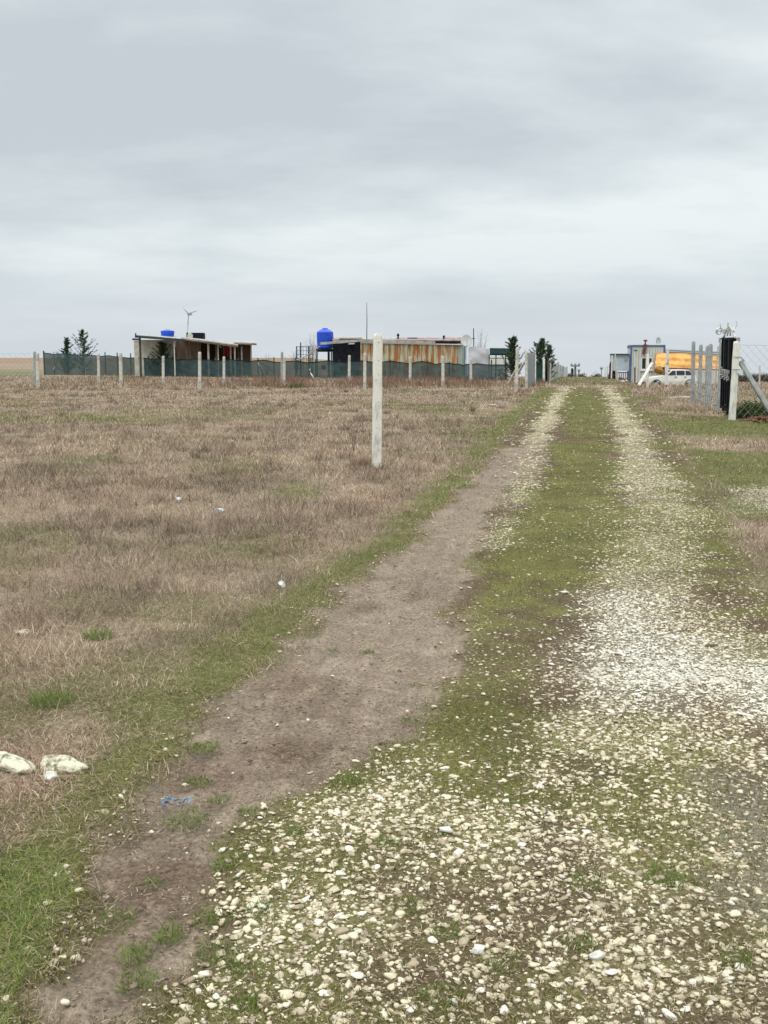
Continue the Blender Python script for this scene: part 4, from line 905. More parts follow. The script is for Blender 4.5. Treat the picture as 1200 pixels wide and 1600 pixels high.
def pole_(u_, vb, vt, Y_, cross, label, wd=0.22):
    b = P(u_, vb, Y_); b.z = min(b.z, H(b.x, Y_)); r = thing('utility_pole', label, 'utility pole', b, 'far utility poles'); MB().tube([b, P(u_, vt, Y_)], wd, 7, wd * .7).build('pole', m_far, r)
    if cross:
        MB().bar(P(u_ - cross, vt + 2.2, Y_ - .3), P(u_ + cross, vt + 2.2, Y_ - .3), 0.22).build('crossarm', m_far, r)
        for k in (-1, 0, 1): MB().lathe(P(u_ + k * cross * .85, vt + 1.8, Y_ - .3), [(0.12, 0), (0.2, .25), (0.1, .5)], 8).build('insulator', m_steel, r)
    return r
pole_(898.8, 590, 569.5, 170, 7, 'dark utility pole with a crossarm at the end of the track')
pole_(904.5, 590, 577.5, 260, 1.6, 'tiny distant pole just right of the crossarm pole', .2)
pole_(939.8, 590, 574.5, 220, 1.5, 'tiny distant pole left of the row of white stakes', .1)
conifer(893.8, 575, 590, 3.5, 150, 'tiny narrow conifer beside the crossarm pole at the end of the track', 41, dense=.6, group='distant conifers')
for k, (u_, v_, l_) in enumerate(((889.5, 581, 'leftmost low shrub on the rise at the end of the track'), (909, 583.5, 'low shrub on the rise right of the tiny poles'), (932, 586, 'low dark shrub on the rise left of the white stakes'))):
    b = P(u_, 591, 118); b.z = H(b.x, 118); R = np.random.RandomState(60 + k); n = 500; pts = R.randn(n, 3) * np.array([.28, .3, .16]); pts[:, 2] = np.abs(pts[:, 2]) * 1.3
    V = np.repeat(pts, 3, axis=0) + R.randn(n * 3, 3) * .05; C = np.repeat(np.array([[.07, .075, .045]]) * (0.6 + .8 * R.rand(n, 1)), 3, axis=0)
    o = bpy.data.objects.new('roadside_shrub', np_mesh('roadside_shrub', V, np.arange(n * 3).reshape(-1, 3), C)); o.data.materials.append(m_needle); COL.objects.link(o); o.location = b; tag(o, l_, 'shrub')


Y = 82.0; RZ = -math.atan(0.19)
A = P(984, 594, Y); zg = H(A.x, Y) - 0.05; A.z = zg
pf = thing('prefab_cabin', 'pale ribbed prefab cabin with blue corner trim, a window and a side porch', 'building', A, rz=RZ)
Wd = (P(1037, 560, Y).x - A.x); Ht = P(984, 539.3, Y).z - zg; Dp = 6.5
def loc(x, y, z): v = Matrix.Rotation(RZ, 4, 'Z') @ Vector((x, y, z)); return A + v
def lbox(a, b):
    m = MB(); vs = [loc(x_, y_, z_) for z_ in (a[2], b[2]) for x_, y_ in ((a[0], a[1]), (b[0], a[1]), (b[0], b[1]), (a[0], b[1]))]
    return m.add(vs, [(0, 3, 2, 1), (4, 5, 6, 7), (0, 1, 5, 4), (1, 2, 6, 5), (2, 3, 7, 6), (3, 0, 4, 7)])
lbox((0.03, 0.03, 0), (Wd - .03, Dp, Ht - .03)).build('wall', m_panel, pf)
rib = MB()
for k in range(12):
    x_ = 0.2 + k * (Wd - .35) / 11
    q = lbox((x_, 0.0, 0.05), (x_ + .035, 0.029, Ht - .2)); rib.add(q.v, q.f)
rib.build('wall_ribs', mat('panel_rib', (0.42, 0.44, 0.43), .6), pf)
for x_ in (-0.02, Wd - .10): lbox((x_, -0.03, 0), (x_ + .12, .12, Ht)).build('corner_trim', m_bluetrim, pf)
lbox((0.105, -0.03, Ht - .12), (Wd - .105, .1, Ht)).build('eave_trim', m_bluetrim, pf)
lbox((-0.02, .125, Ht - .16), (.1, Dp, Ht)).build('side_eave_trim', m_bluetrim, pf)
lbox((-.04, -.05, Ht + .002), (Wd + .04, Dp + .05, Ht + .07)).build('roof', m_white, pf)
wx0, wx1 = (1000.5 - 984) / 53 * Wd, (1018.5 - 984) / 53 * Wd; wz1, wz0 = P(1000, 558, Y).z - zg, P(1000, 578, Y).z - zg
fr = lbox((wx0, -.04, wz0), (wx1, .0, wz1)).build('window', m_white, pf)
half = (wx1 - wx0) / 2
for k in range(2): lbox((wx0 + k * half + .09, -.055, wz0 + .1), (wx0 + (k + 1) * half - .09, -.041, wz1 - .09)).build('pane', m_glass, pf, parent=fr)
lbox((wx0 - .08, -.1, wz0 - .08), (wx1 + .08, .0, wz0 - .003)).build('sill', m_white, pf, parent=fr)
lbox((.25, -.05, Ht - .42), (.5, -.002, Ht - .36)).build('wall_lamp', m_darktrim, pf)
# flue
fx = (1005 - 984) / 53 * Wd
fl = MB(); fl.tube([loc(fx - .06, -.18, Ht - .72), loc(fx, -.16, Ht - .35), loc(fx + .04, -.14, Ht + .05), loc(fx + .05, -.14, Ht + .32)], .14, 9, .09); fl.lathe(loc(fx + .05, -.14, Ht + .28), [(.12, 0), (.16, .03), (.16, .1), (.05, .15)], 10)
fl.build('flue_pipe', m_rust, pf)
# porch on the left side
pr = lbox((-1.35, 1.2, .95), (-.03, 1.28, 2.22)); pr.build('porch_panel', m_panelblue, pf)
lbox((-1.4, 1.28, .95), (-1.32, 5.0, 2.2)).build('porch_side_panel', m_panelblue, pf)
lbox((-1.5, 1.0, 2.23), (-.03, 5.2, 2.31)).build('porch_roof', m_darktrim, pf)
for x_, y_ in ((-1.4, 1.1), (-1.4, 5.1)): lbox((x_ - .05, y_ - .05, -.1), (x_ + .05, y_ + .05, 2.22)).build('porch_post', m_white, pf)
lbox((-.45, 1.14, 1.75), (-.2, 1.19, 1.95)).build('porch_vent', m_steel, pf)
rl = lbox((-.95, .9, .78), (.0, .96, .86))
for k in range(7): q = lbox((-.93 + k * .145, .91, .1), (-.86 + k * .145, .95, .78)); rl.add(q.v, q.f)
rl.build('porch_railing', m_wood, pf)
q = lbox((-1.25, .3, 0), (-1.15, .4, 1.6))
b = P(965.5, 597, 79.5); tag(MB().tube([b, P(963.2, 575, 79.5), P(961, 553, 79.5)], .07, 7, .05).tube([b + Vector((-.12, 0, 0)), P(962, 562, 79.5)], .05, 6).build('leaning_stake', m_cream, loc=b), 'pale leaning stake in front of the porch corner', 'stake')
dish(P(1028.3, 532.0, Y + 2), .24, 'small grey satellite dish on the prefab cabin roof', Vector((0.5, -1, .3)), m_steel, pole=P(1028, 541, Y + 2).z)
# things before the porch
for k, (u_, vt, vb, l_) in enumerate(((946, 573, 588, 'leftmost white stake of the row left of the prefab porch'), (949.3, 572.5, 590, 'slightly leaning second white stake left of the prefab porch'), (953.2, 570.5, 591, 'tallest white stake beside the dark red cover'))):
    y_ = 92 - k * 2.5; b = P(u_ - .4, vb, y_); b.z = min(b.z, H(b.x, y_)); tag(MB().bar(b, P(u_, vt, y_), .10).build('white_stake', m_white, loc=b), l_, 'stake', 'white stakes by the track')
b = P(948, 595, 84); tag(MB().bar(b, P(950.5, 586, 84), .13).build('broken_post', mc_conc, loc=b), 'short broken concrete post leaning before the white stakes', 'post')
b = P(957, 593, 84); b.z = H(b.x, 84); cv = MB(); R = np.random.RandomState(5)
for z_, w1_ in ((0, .36), (.5, .34), (1.0, .26), (1.35, .2), (1.5, .1)): pass
cv.lathe(b, [(.38, -.05), (.40, .3), (.33, .7), (.28, 1.1), (.25, 1.35), (.12, 1.5)], 9)
for v in cv.v: v += Vector(R.randn(3) * .035)
tag(cv.build('covered_heap', mat('maroon_cover', (.10, .045, .045), .8, vscale=5, col2=(.03, .02, .022)), loc=b), 'upright bundle under a dark red cover beside the porch', 'bundle')
def rock(c_, s, label, seed, m=m_rock, name='rock', cat='rock', group=None, rz=0.0, smooth=True):
    bm = bmesh.new(); bmesh.ops.create_icosphere(bm, subdivisions=4, radius=1.0); R = np.random.RandomState(seed)
    P0 = np.array([v.co[:] for v in bm.verts])
    for _ in range(9): d = R.randn(3); d /= np.linalg.norm(d); q = P0 @ d; P0 = P0 - np.outer(np.maximum(q - (0.48 + .34 * R.rand()), 0) * .97, d)
    nz = (fbm(P0[:, 0] + seed, P0[:, 1] + P0[:, 2] * 1.7, .5, 71) - .5) * .22 + (fbm(P0[:, 0] + P0[:, 2], P0[:, 1] - P0[:, 2] + seed, .14, 73) - .5) * .10
    P0 = P0 * (1 + nz)[:, None]
    for v, p in zip(bm.verts, P0): v.co = p * np.array(s)
    me = bpy.data.meshes.new(name); bm.to_mesh(me); bm.free(); me.materials.append(m)
    for p in me.polygons: p.use_smooth = smooth
    o = bpy.data.objects.new(name, me); COL.objects.link(o); o.location = c_; o.rotation_euler.z = rz
    return tag(o, label, cat, group)
m_sack = mat('white_sack', (.68, .68, .66), .8, vscale=4)
rock(P(972.5, 596.5, 78), (.24, .2, .17), 'white sack on the grass left of another below the porch railing', 91, m_sack, 'white_sack', 'sack')
rock(P(978.5, 595, 78.5), (.16, .16, .12), 'smaller white sack right of another below the porch railing', 92, m_sack, 'white_sack', 'sack')

# shed and orange tarpaulin
Ys = 87.0; p0 = P(1080, 594, Ys); p0.z = H(p0.x, Ys); gz = p0.z - .1
sd3 = thing('pale_shed', 'long low pale shed with a grey roof edge behind the orange tarpaulin', 'building', p0)
wall(1037.5, 549, 1124, 590, Ys, 4.0, 'wall', m_panel, sd3, v0b=553)
MB().slab([P(1036, 548.3, Ys - .3), P(1125, 552.3, Ys - .3), P(1125, 551, Ys + 4.3), P(1036, 546.8, Ys + 4.3)], (0, 0, .10)).build('roof', mat('blue_grey_roof', (.22, .26, .30), .5), sd3)
Yo = 80.6; p0 = P(1070, 577, Yo); tp = MB(); nu, nv = 60, 10; vs = []
for i in range(nu + 1):
    for j in range(nv + 1):
        u_ = 1023.5 + 99 * i / nu + (1.5 * (1 - j / nv) if i == 0 else 0); top = np.interp(u_, [1023, 1038, 1060, 1085, 1123], [551.8, 551.5, 551.8, 553, 556]); bot = np.interp(u_, [1023, 1030, 1045, 1060, 1080, 1100, 1123], [574, 572.5, 574, 576, 575, 577, 578]) + 0.8 * math.sin(i * 1.1)
        v_ = top + (bot - top) * j / nv
        vs.append(P(u_, v_, Yo + 0.7 * (1 - j / nv) + 0.10 * math.sin(i * .35 + j * .2) + 0.06 * math.sin(j * 1.5) + .12 * (vnoise(np.array([i * 1.]), np.array([j * 2.]), 3.3, 4)[0])))
fs = [(i * (nv + 1) + j, (i + 1) * (nv + 1) + j, (i + 1) * (nv + 1) + j + 1, i * (nv + 1) + j + 1) for i in range(nu) for j in range(nv)]
n0 = len(vs); vs += [v + Vector((0, 0.03, 0)) for v in vs]; fs += [tuple(q + n0 for q in f[::-1]) for f in fs]
tag(tp.add(vs, fs).build('orange_tarpaulin', m_orange, loc=p0, smooth=True), 'broad orange yellow tarpaulin stretched above the white car', 'tarpaulin')
rock(P(1031, 578, 80.2), (.42, .25, .33), 'mustard bundle of folded sheeting hanging at the left end of the orange tarpaulin', 93, m_mustard, 'mustard_bundle', 'bundle')
b = P(1090, 578, 80.1); rr_ = MB(); rr_.bar(P(1046, 575.5, 80.1), P(1122, 578, 80.1), .09); tag(rr_.build('tarpaulin_pole', m_rust, loc=b), 'brown pole along the lower edge of the orange tarpaulin', 'pole')

# white car (side on, nose to the left)
Yk = 78.3; K0 = P(1049, 600, Yk); K0.z = H(K0.x, Yk) ; zroof = P(1056, 577.2, Yk).z; K0.z = zroof - 1.40
car = thing('parked_car', 'old white hatchback parked nose left under the orange tarpaulin', 'car', K0)
sX = 1.0
def cx(x, y, z): return K0 + Vector((x, y, z))
def carloft(name, secs, m, parent=None, bevel=0, mid=None):
    # secs: list of (x, zbottom, ztop, halfwidth_bottom, halfwidth_top)
    vs = []; fs = []
    for x_, zb, zt, wb, wt in secs:
        wm_ = wb * 1.03 if mid is None else wb + (wt - wb) * mid
        vs += [cx(x_, -wb, zb), cx(x_, -wm_, zb + (zt - zb) * .45), cx(x_, -wt, zt - .03), cx(x_, -wt * .8, zt), cx(x_, wt * .8, zt), cx(x_, wt, zt - .03), cx(x_, wm_, zb + (zt - zb) * .45), cx(x_, wb, zb)]
    n = len(secs)
    for i in range(n - 1):
        for k in range(8): fs.append((i * 8 + k, i * 8 + (k + 1) % 8, (i + 1) * 8 + (k + 1) % 8, (i + 1) * 8 + k))
    fs += [tuple(range(7, -1, -1)), tuple(range((n - 1) * 8, n * 8))]
    return MB().add(vs, fs).build(name, m, car, parent=parent, smooth=False)
body = carloft('body', [(-2.0, .38, .62, .66, .62), (-1.93, .25, .78, .74, .70), (-1.3, .22, .90, .78, .74), (-.72, .20, .95, .79, .75), (0.6, .20, .97, .79, .75), (1.35, .22, .97, .78, .74), (1.72, .3, .90, .74, .70), (1.78, .4, .80, .7, .66)], m_car)
cab = carloft('roof', [(-.62, .94, .99, .70, .66), (-.18, .95, 1.36, .69, .56), (.1, .95, 1.39, .69, .57), (.75, .95, 1.40, .69, .57), (1.15, .95, 1.34, .68, .55), (1.62, .93, .99, .67, .62)], m_car, mid=.45)
for k, (x0, x1, x2, x3) in enumerate(((-.50, .10, .10, -.12), (.18, .78, .78, .18), (.86, 1.42, 1.10, .86))):
    for sg in (-1, 1):
        yb, yt = sg * .712, sg * .598
        MB().slab([cx(x0, yb, 1.0), cx(x1, yb, 1.0), cx(x2, yt, 1.31), cx(x3, yt, 1.31)], (0, sg * .018, 0)).build('side_window', m_glass, car)
MB().slab([cx(-.66, -.56, 1.01), cx(-.66, .56, 1.01), cx(-.24, .48, 1.33), cx(-.24, -.48, 1.33)], (-.03, 0, .02)).build('windscreen', m_glass, car)
MB().slab([cx(1.60, -.56, 1.03), cx(1.60, .56, 1.03), cx(1.20, .46, 1.32), cx(1.20, -.46, 1.32)], (.03, 0, .02)).build('rear_window', m_glass, car)
for x_ in (-1.35, 1.15):
    for sg in (-1, 1):
        wh = MB().tube([cx(x_, sg * .80, .29), cx(x_, sg * .62, .29)], .29, 20).build('wheel', m_tyre, car)
        MB().tube([cx(x_, sg * .815, .29), cx(x_, sg * .80, .29)], .17, 14).build('rim', m_steel, car, parent=wh)
        ar = MB(); 
        for a in range(9):
            t0_, t1_ = math.pi * a / 9, math.pi * (a + 1) / 9
            ar.bar(cx(x_ + .35 * math.cos(t0_), sg * .80, .29 + .35 * math.sin(t0_)), cx(x_ + .35 * math.cos(t1_), sg * .80, .29 + .35 * math.sin(t1_)), .06, .05)
        ar.build('wheel_arch', m_darktrim, car)
MB().box(tuple(cx(-2.08, -.72, .30)), tuple(cx(-1.94, .72, .46))).build('bumper', m_darktrim, car, bevel=.02)
MB().box(tuple(cx(1.74, -.70, .32)), tuple(cx(1.86, .70, .48))).build('bumper', m_darktrim, car, bevel=.02)
for sg in (-1, 1):
    MB().box(tuple(cx(-2.02, sg * .6 - .1, .58)), tuple(cx(-1.93, sg * .6 + .1, .72))).build('headlight', m_glass, car)
    MB().box(tuple(cx(1.74, sg * .6 - .08, .6)), tuple(cx(1.80, sg * .6 + .08, .78))).build('tail_light', mat('red_lens', (.35, .02, .02), .3), car)
for x_ in (.0, .72): MB().box(tuple(cx(x_, -.835, .83)), tuple(cx(x_ + .16, -.80, .87))).build('door_handle', m_black, car)

# posts near the car
corner(1012.3, 553, 1011.5, 604, 'white braced post in front of the prefab cabin window', 3.6, 1018.5, 567, 998, 602, -1.6, mc_white, w_=.12)
corner_p = post(1043.2, 544, 1040.5, 612, 'leaning post with flaking white and dark red paint before the white car', 4.2, PMW, name='painted_post')
corner_p.data = PMW.copy(); corner_p.data.materials.clear(); corner_p.data.materials.append(m_birch)
b = GG(1062, 623); b.z += .06; tag(MB().bar(b + Vector((-.42, 0, .05)), b + Vector((.42, 0, .07)), .045).build('white_rod', m_white, loc=b), 'thin white rod lying on the grass left of the grey posts', 'rod')
b = P(991.8, 598, 78); tag(MB().bar(b, P(991.9, 574, 78), .10).build('short_stake', m_wood, loc=b), 'short dark stake against the prefab cabin wall', 'stake')

# ------------------------------------------------------------ gate posts on the right
GR = 'grey posts left of the black gate'
post(1083.6, 533, 1082.2, 628, 'leftmost grey post of the row left of the black gate', 5.0, PMG, GR)
post(1095.2, 538, 1092.5, 629, 'flat topped grey post second from the left beside the black gate', 5.0, PMG, GR)
post(1105.2, 540, 1104, 628, 'darker grey post half hidden behind the thick middle post', 4.6, PMG, GR)
post(1110.2, 537, 1107, 631, 'thick grey middle post of the row left of the black gate', 6.0, PMG, GR)
post(1126.2, 535, 1122.6, 642, 'slim grey post touching the left side of the black gate', 4.2, PMG, GR)
b = GG(1116, 636); tag(MB().tube([b, P(1120.5, 560, b.y), P(1122, 541, b.y)], .02, 6).build('thin_rod', m_steel, loc=b), 'thin steel rod leaning among the grey posts', 'rod')
q = GG(1082, 628); g = thing('wire_fence', 'short wire fence strung between the grey posts', 'fence', q)
pa = GG(1083, 628); pb = GG(1123, 641)
wf = MB()
for k in range(7):
    hh = .25 + k * .27; wf.tube([pa + Vector((0, 0, hh)), (pa + pb) / 2 + Vector((0, 0, hh - .03)), pb + Vector((0, 0, hh + .02))], .006, 4)
wf.build('strand', m_steel, g)
n = 26; df = MB()
for k in range(-8, n, 2):
    a = pa.lerp(pb, max(k, 0) / n) + Vector((0, 0, .1 + (max(-k, 0)) * .2)); e_ = pa.lerp(pb, min(k + 9, n) / n) + Vector((0, 0, .1 + min(9, n - k) * .2))
    if e_.z - a.z > .1: df.tube([a, e_], .0035, 4)
    a2 = Vector((a.x, a.y, 0)); 
    df.tube([Vector((a.x, a.y, pa.z + 2.0 - (max(-k, 0)) * .2)), Vector((e_.x, e_.y, pa.z + 2.0 - min(9, n - k) * .2))], .0035, 4)
df.build('mesh', m_steel, g)

# black gate leaf, seen nearly edge on
pg0 = GG(1126.5, 641); pg1 = GG(1145.5, 652)
pg0 = P(1127, 641, 31.6); pg1 = P(1144, 651.5, 28.7)
bg_ = thing('black_gate', 'tall black metal gate leaf with silver scrolls on top and a white emblem', 'gate', (pg1.x, pg1.y, H(pg1.x, pg1.y)))
T0 = P(1129.8, 527.5, 31.6); T1 = P(1148, 527, 28.7)
E1 = T1; E0 = T0; dirx = (pg0 - pg1); dirn = Vector((dirx.x, dirx.y, 0)).normalized(); nrm = Vector((-dirn.y, dirn.x, 0))
if nrm.dot(Vector((-pg1.x, -pg1.y, 0))) < 0: nrm = -nrm
def gpt(f_, z_): b = pg1.lerp(pg0, f_); t = E1.lerp(E0, f_); return b.lerp(t, z_)
MB().slab([gpt(0, .03), gpt(1, .03), gpt(1, 1), gpt(0, 1)], nrm * -.04).build('leaf_sheet', m_blackmetal, bg_)
for k in range(6):
    f_ = k / 5.0; MB().bar(gpt(f_, .01 + .02 * (k % 2)), gpt(f_, .995), .07, .07).build('upright', m_blackmetal, bg_)
for z_ in (.06, .52, .985): MB().bar(gpt(0.01, z_) + nrm * .03, gpt(.99, z_) + nrm * .03, .06, .05).build('cross_rail', m_blackmetal, bg_)
for f_ in (.3, .72): MB().bar(gpt(f_, .56) + nrm * .05, gpt(f_, .985) + nrm * .05, .02, .02).build('thin_rib', m_darkpost, bg_)
# emblem: a row of upright white strokes
em = MB()
for f_, z0_, z1_ in ((.93, .515, .60), (.72, .50, .575), (.72, .455, .485), (.50, .49, .58), (.50, .445, .472), (.28, .485, .575), (.28, .44, .468), (.93, .47, .50)):
    em.bar(gpt(f_, z0_) + nrm * .062, gpt(f_ - .02, z1_) + nrm * .062, .075, .02)
em.build('emblem', m_white, bg_)
# scrolls
def spiral(c_, r_, turns, start, hand, axis_): 
    pts = []
    for k in range(int(22 * turns) + 1):
        a = start + hand * k / 22.0 * 2 * math.pi; rr = r_ * (1 - 0.75 * k / (22 * turns)); pts.append(c_ + axis_ * rr * math.cos(a) + Vector((0, 0, rr * math.sin(a))))
    return pts
sv = MB(); ax = dirn
sv.tube([gpt(-.02, 1.0)] + [gpt(.5, 1.0) + ax * (-1.0 + 2 * k / 16) * (pg0 - pg1).length * .5 + Vector((0, 0, .30 * math.sin(math.pi * k / 16))) for k in range(1, 16)] + [gpt(1.0, 1.0)], .026, 7)
sv.build('arched_rail', m_silver, bg_)
for f_, dz, r_, hd in ((.12, .14, .13, 1), (.38, .17, .15, -1), (.62, .17, .15, 1), (.86, .12, .13, -1), (.5, .22, .1, 1)):
    MB().tube(spiral(gpt(f_, 1.0) + Vector((0, 0, dz)), r_, 1.5, math.pi / 2, hd, ax), .02, 6).build('scroll', m_silver, bg_)
for f_, dz in ((.25, .24), (.92, .24)):
    c_ = gpt(f_, 1.0) + Vector((0, 0, dz))
    for s_2 in (-1, 1):
        MB().tube([c_ + Vector((s_2 * .06, 0, 0)) + Vector((s_2 * .07 * math.sin(q * .5), 0, .045 * q)) * (1 if q < 5 else .9) for q in range(6)], .02, 6, .012).build('finial', m_silver, bg_)
c_ = P(1123.5, 517, 31.6)
cb = MB(); cb.tube([gpt(1.0, 1.0) + Vector((0, 0, .12)), c_ + Vector((.12, 0, .07)), c_], .025, 6); cb.tube(spiral(c_ + Vector((0, 0, -.02)), .11, 1.6, 0, 1, Vector((1, 0, 0))), .025, 6)
cb.build('side_scroll', m_silver, bg_)
for f_, dx in ((.02, .13), (1.0, -.10)):
    c_ = gpt(f_, .985); MB().tube([c_ + Vector((dx, 0, -.12)), c_ + Vector((dx, 0, 0)), c_ + Vector((dx, 0, .02))], .03, 6).tube([c_, c_ + Vector((dx * 1.1, 0, .0))], .02, 6).build('top_hinge', m_steel, bg_)

# main gate post, brace
b = GG(1143.8, 656); r = thing('gate_post', 'broad pale concrete gate post with rounded top right of the black gate', 'post', b)
t = P(1151.5, 533, b.y)
me = concrete_post_mesh(t.z - b.z, .145, .15, 'shaft'); me.materials.append(mc_white)
o = bpy.data.objects.new('shaft', me); COL.objects.link(o); o.parent = r; o.rotation_euler = (0, math.atan2(t.x - b.x, t.z - b.z), .2)
for v_ in (557.5, 577): c_ = P(1149.8 - (v_ - 557) * .08, v_, b.y); MB().bar(c_ + Vector((-.09, -.08, 0)), c_ + Vector((.09, -.08, -.01)), .02, .02).bar(c_ + Vector((.09, -.08, 0)), c_ + Vector((.26, .05, -.12)), .025, .02).build('wire_tie', m_steel, r)
MB().tube([P(1152, 533.5, b.y), P(1152, 527.5, b.y)], .03, 7).tube([P(1149, 527.5, b.y), P(1155, 527.5, b.y)], .025, 6).build('top_hook', m_steel, r)
MB().bar(P(1156.2, 564.5, b.y + .1), P(1209, 652, b.y - .4), .125, .12).build('brace', mc_grey, r, bevel=.012)
MB().box(tuple(P(1151, 583, b.y - .1)), tuple(P(1157.5, 578.5, b.y + .1))).build('bracket', m_white, r)

# chain link fence going right from the gate post
def chain(a, e_, z0, z1, pitch, rad, label, root_loc, posts=(), name='chain_link_fence'):
    r = thing(name, label, 'fence', root_loc, 'chain link fences'); Ln = (e_ - a).length; d = (e_ - a).normalized(); hh = z1 - z0
    V = []; F_ = []
    m = MB(); k = -int(hh / pitch)
    s = k * pitch
    while s < Ln:
        for sg in (1, -1):
            s0, q0 = s, 0.0; s1, q1 = s + hh, hh
            if s0 < 0: q0 = -s0; s0 = 0
            if s1 > Ln: q1 = hh - (s1 - Ln); s1 = Ln
            if q1 - q0 > .03:
                A_ = a + d * s0; B_ = a + d * s1; za, zb = (z0 + q0, z0 + q1) if sg > 0 else (z1 - q0, z1 - q1)
                nseg = max(1, int((q1 - q0) / .5)); pts = [Vector((A_.x + (B_.x - A_.x) * i / nseg, A_.y + (B_.y - A_.y) * i / nseg + .03 * math.sin(i * 1.7 + s), za + (zb - za) * i / nseg + (.012 * math.sin(i + s * 3)))) for i in range(nseg + 1)]
                m.tube(pts, rad, 3)
        s += pitch
    m.build('mesh', m_wire, r)
    MB().tube([Vector((a.x, a.y, z1)), Vector(((a.x + e_.x) / 2, (a.y + e_.y) / 2, z1 - .03)), Vector((e_.x, e_.y, z1))], rad * 1.4, 4).build('top_wire', m_wire, r)
    for p in posts: MB().bar(Vector((p.x, p.y, z0 - .4)), Vector((p.x, p.y, z1 + .05)), .12).build('fence_post', mc_conc, r, bevel=.015)
    return r
m_wire = mat('galvanised_wire', (.42, .43, .43), .5, var=.05)
a = Vector((b.x + .1, b.y + .1, 0)); e_ = a + Vector((5.5, .8, 0)); zt = P(1160, 539, b.y).z
chain(a, e_, b.z + .05, zt, .24, .0034, 'loose chain link mesh stretching right from the pale gate post', b, posts=(a.lerp(e_, .55), e_))
a = P(-150, 600, 60); a.z = 0; e_ = P(53, 600, 66); e_.z = 0
chain(a, e_, H(e_.x, 66), P(50, 552, 66).z, 0.34, .005, 'faint chain link fence ending at the paired posts on the left edge', Vector((e_.x, e_.y, H(e_.x, e_.y))), posts=(a,))
b = P(1187, 597, 62); b.z = H(b.x, 62); tag(MB().bar(b, P(1187.2, 571, 62), .075).build('small_post', m_cream, loc=b), 'small thin post seen through the chain link mesh', 'post')
# far dark scrub on the right
R = np.random.RandomState(77); n = 14000; ux = 1085 + 330 * R.rand(n); yy_ = 96 + R.rand(n) * 5; x_ = (ux - 600) / F * yy_
gr_ = height(x_, yy_); topv = 578 + 4 * np.abs(fbm(ux, ux * 0, 24, 81, 3) - .5) * 4 + 3 * (ux < 1165); zt_ = np.array([P(600, v, 98).z for v in topv]); hh_ = np.maximum(zt_ - gr_, .3)
V, T, C = blades(x_, yy_, hh_ * (.35 + .65 * R.rand(n)), np.full(n, .05), .1 + R.rand(n) * .5, pal(n, [(.10, .085, .06), (.075, .075, .04), (.16, .11, .08), (.06, .055, .045)], [2, 2, 1, 2]))
link('far_scrub', np_mesh('far_scrub', V, T, C), grass_m, kind='stuff', label='dark scrub on the rise seen through the mesh on the right', category='scrub')

# ------------------------------------------------------------ small things on the ground
b = GG(22, 1200); rock(b + Vector((-.02, .02, .02)), (.165, .06, .042), 'pale lichened rock cut by the left edge of the frame', 101, rz=-.45)
b = GG(92, 1203); rock(b + Vector((0, .03, .02)), (.125, .06, .036), 'broad pale rock lying in grass, right of another at the left edge', 102, rz=-.1)
b = GG(78, 1216); rock(b + Vector((0, 0, .012)), (.032, .03, .026), 'fist sized white stone just before the broad pale rock', 103, mat('white_stone', (.66, .66, .6), .9, vscale=20, bump=.6))
b = GG(35, 990); rock(b + Vector((0, 0, .01)), (.07, .045, .025), 'flat beige stone half buried in the field at the left', 104)
m_bp = mat('blue_plastic_film', (.16, .32, .45), .35, vscale=30, col2=(.07, .17, .32), spec=.6)
def scrap(u_, v_, n, s, label, m, seed, name='plastic_scrap', cat='litter'):
    R = np.random.RandomState(seed); b = GG(u_, v_); mb = MB()
    for k in range(n):
        c_ = b + Vector((R.uniform(-1, 1) * s, R.uniform(-.55, .55) * s, .006 + R.rand() * s * .12)); w_ = s * (.05 + .05 * R.rand()); a0 = R.rand() * 6.28; L0 = s * (.15 + .25 * R.rand())
        pts = [c_ + Vector((math.cos(a0 + q * .5) * L0 * q / 3, math.sin(a0 + q * .5) * L0 * q / 3, s * .05 * math.sin(q * 2 + k))) for q in range(4)]; sd2 = Vector((-math.sin(a0), math.cos(a0), .3)) * w_
        vs = []; fs = []
        for p in pts: vs += [p - sd2, p + sd2]
        n0 = len(vs); vs += [v + Vector((0, 0, .0015)) for v in vs]
        for q in range(3): fs += [(2 * q, 2 * q + 1, 2 * q + 3, 2 * q + 2), tuple(n0 + z_ for z_ in (2 * q, 2 * q + 2, 2 * q + 3, 2 * q + 1))]
        mb.add(vs, fs)
    return tag(mb.build(name, m, loc=b), label, cat)
scrap(278, 1254, 26, .055, 'crumpled light blue plastic scrap on the dirt edge', m_bp, 1)
scrap(243, 1229, 7, .018, 'tiny blue plastic shred up and left of the larger scrap', mat('deep_blue_film', (.08, .13, .42), .4), 2)
m_lit = mat('white_litter', (.62, .66, .70), .4, vscale=20)
rock(GG(343, 805) + Vector((0, 0, .05)), (.06, .05, .045), 'pale grey crumpled bag in the dry grass', 111, m_lit, 'litter_bag', 'litter')
rock(GG(441, 919) + Vector((0, 0, .05)), (.032, .03, .028), 'small white stone in the dry grass near the green verge', 112, m_sack, 'white_stone', 'stone')
rock(GG(279, 787) + Vector((0, 0, .05)), (.035, .03, .02), 'small white scrap in the dry grass up and left of the grey bag', 113, m_lit, 'white_scrap', 'litter')
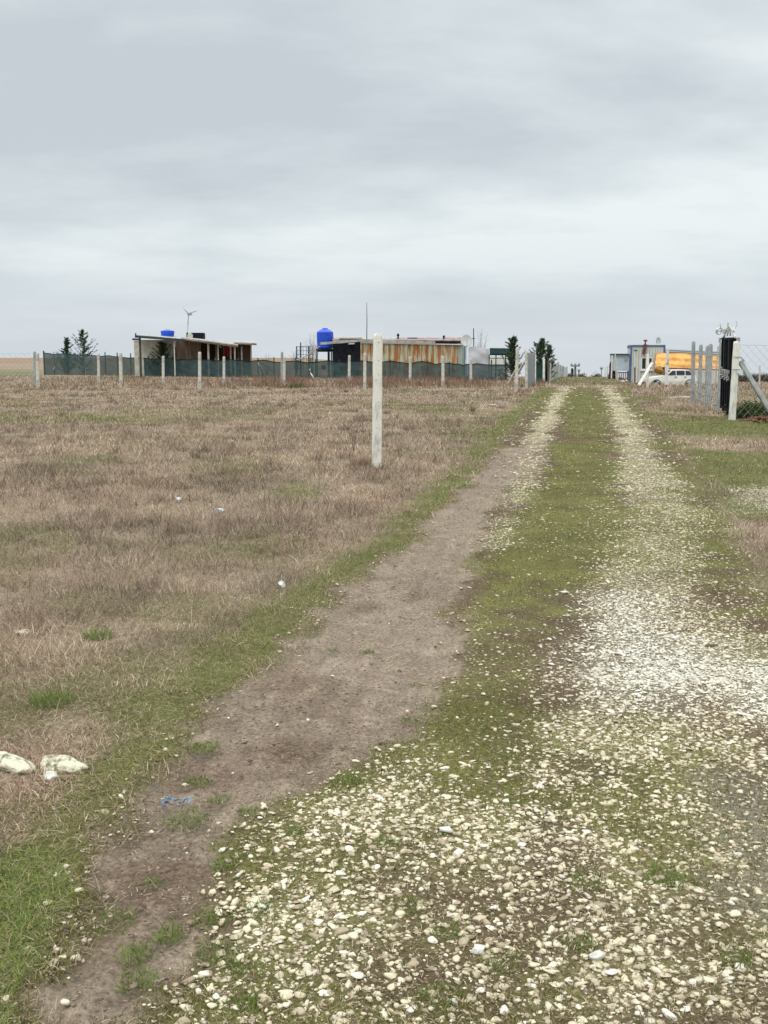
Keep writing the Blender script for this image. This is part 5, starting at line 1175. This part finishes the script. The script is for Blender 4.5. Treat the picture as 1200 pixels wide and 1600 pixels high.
for k, (u_, v_, s, l_) in enumerate(((698, 1302, .03, 'white stone left of centre on the gravel, larger than its neighbours'), (746, 1490, .026, 'bright rounded white stone low in the middle of the gravel'), (930, 1503, .028, 'white stone near the bottom, right of the bright rounded one'), (728, 432 + 671, .0, ''))):
    if s: rock(GG(u_, v_) + Vector((0, 0, s * .4)), (s, s * .75, s * .6), l_, 120 + k, mat('white_stone', (.70, .69, .63), .9, vscale=20, bump=.5), 'white_stone', 'stone', 'larger white stones on the gravel')
b = GG(1196, 662); hp = MB(); R = np.random.RandomState(9)
for k in range(16):
    c_ = b + Vector((R.randn() * .3, R.randn() * .2, .04 + .03 * k / 4)); a = R.rand() * 3.14; d = Vector((math.cos(a), math.sin(a) * .6, R.randn() * .15)) * (.15 + .2 * R.rand()); hp.tube([c_ - d, c_ + Vector((0, 0, .04)), c_ + d], .022, 5)
tag(hp.build('scrap_heap', mat('red_brown_scrap', (.24, .105, .065), .9, vscale=9, col2=(.12, .06, .045)), loc=b), 'small heap of red brown sticks on the grass at the right edge', 'heap')
rock(GG(1165, 643) + Vector((0, 0, .05)), (.09, .07, .045), 'white stone in the grass behind the pale gate post', 130, m_sack, 'white_stone', 'stone')
rock(GG(768, 634) + Vector((0, 0, .05)), (.22, .12, .04), 'flat pale stone in the dry grass left of the far track', 131, m_rock, 'flat_stone', 'stone')

x, y = scatter(26000, 60, 80, 0.43); u = CX + F * x / y
keep = (u < 850) & (u > 60) & (RS.rand(len(x)) < 0.15 + sst(0.42, 0.58, fbm(x, y, 3.0, 95)) * sst(300, 480, u))
x, y = x[keep], y[keep]; n = len(x)
V, T, C = blades(x, y, 0.25 + 0.35 * RS.rand(n), np.full(n, 0.03), 0.1 + RS.rand(n) * 0.4, pal(n, [(0.20, 0.125, 0.085), (0.26, 0.17, 0.12), (0.14, 0.09, 0.065), (0.32, 0.24, 0.17)], [3, 3, 2, 1.5], 0.2))
link('tall_weeds', np_mesh('tall_weeds', V, T, C), grass_m, kind='stuff', label='tall reddish brown weeds growing before the net fence', category='weeds')
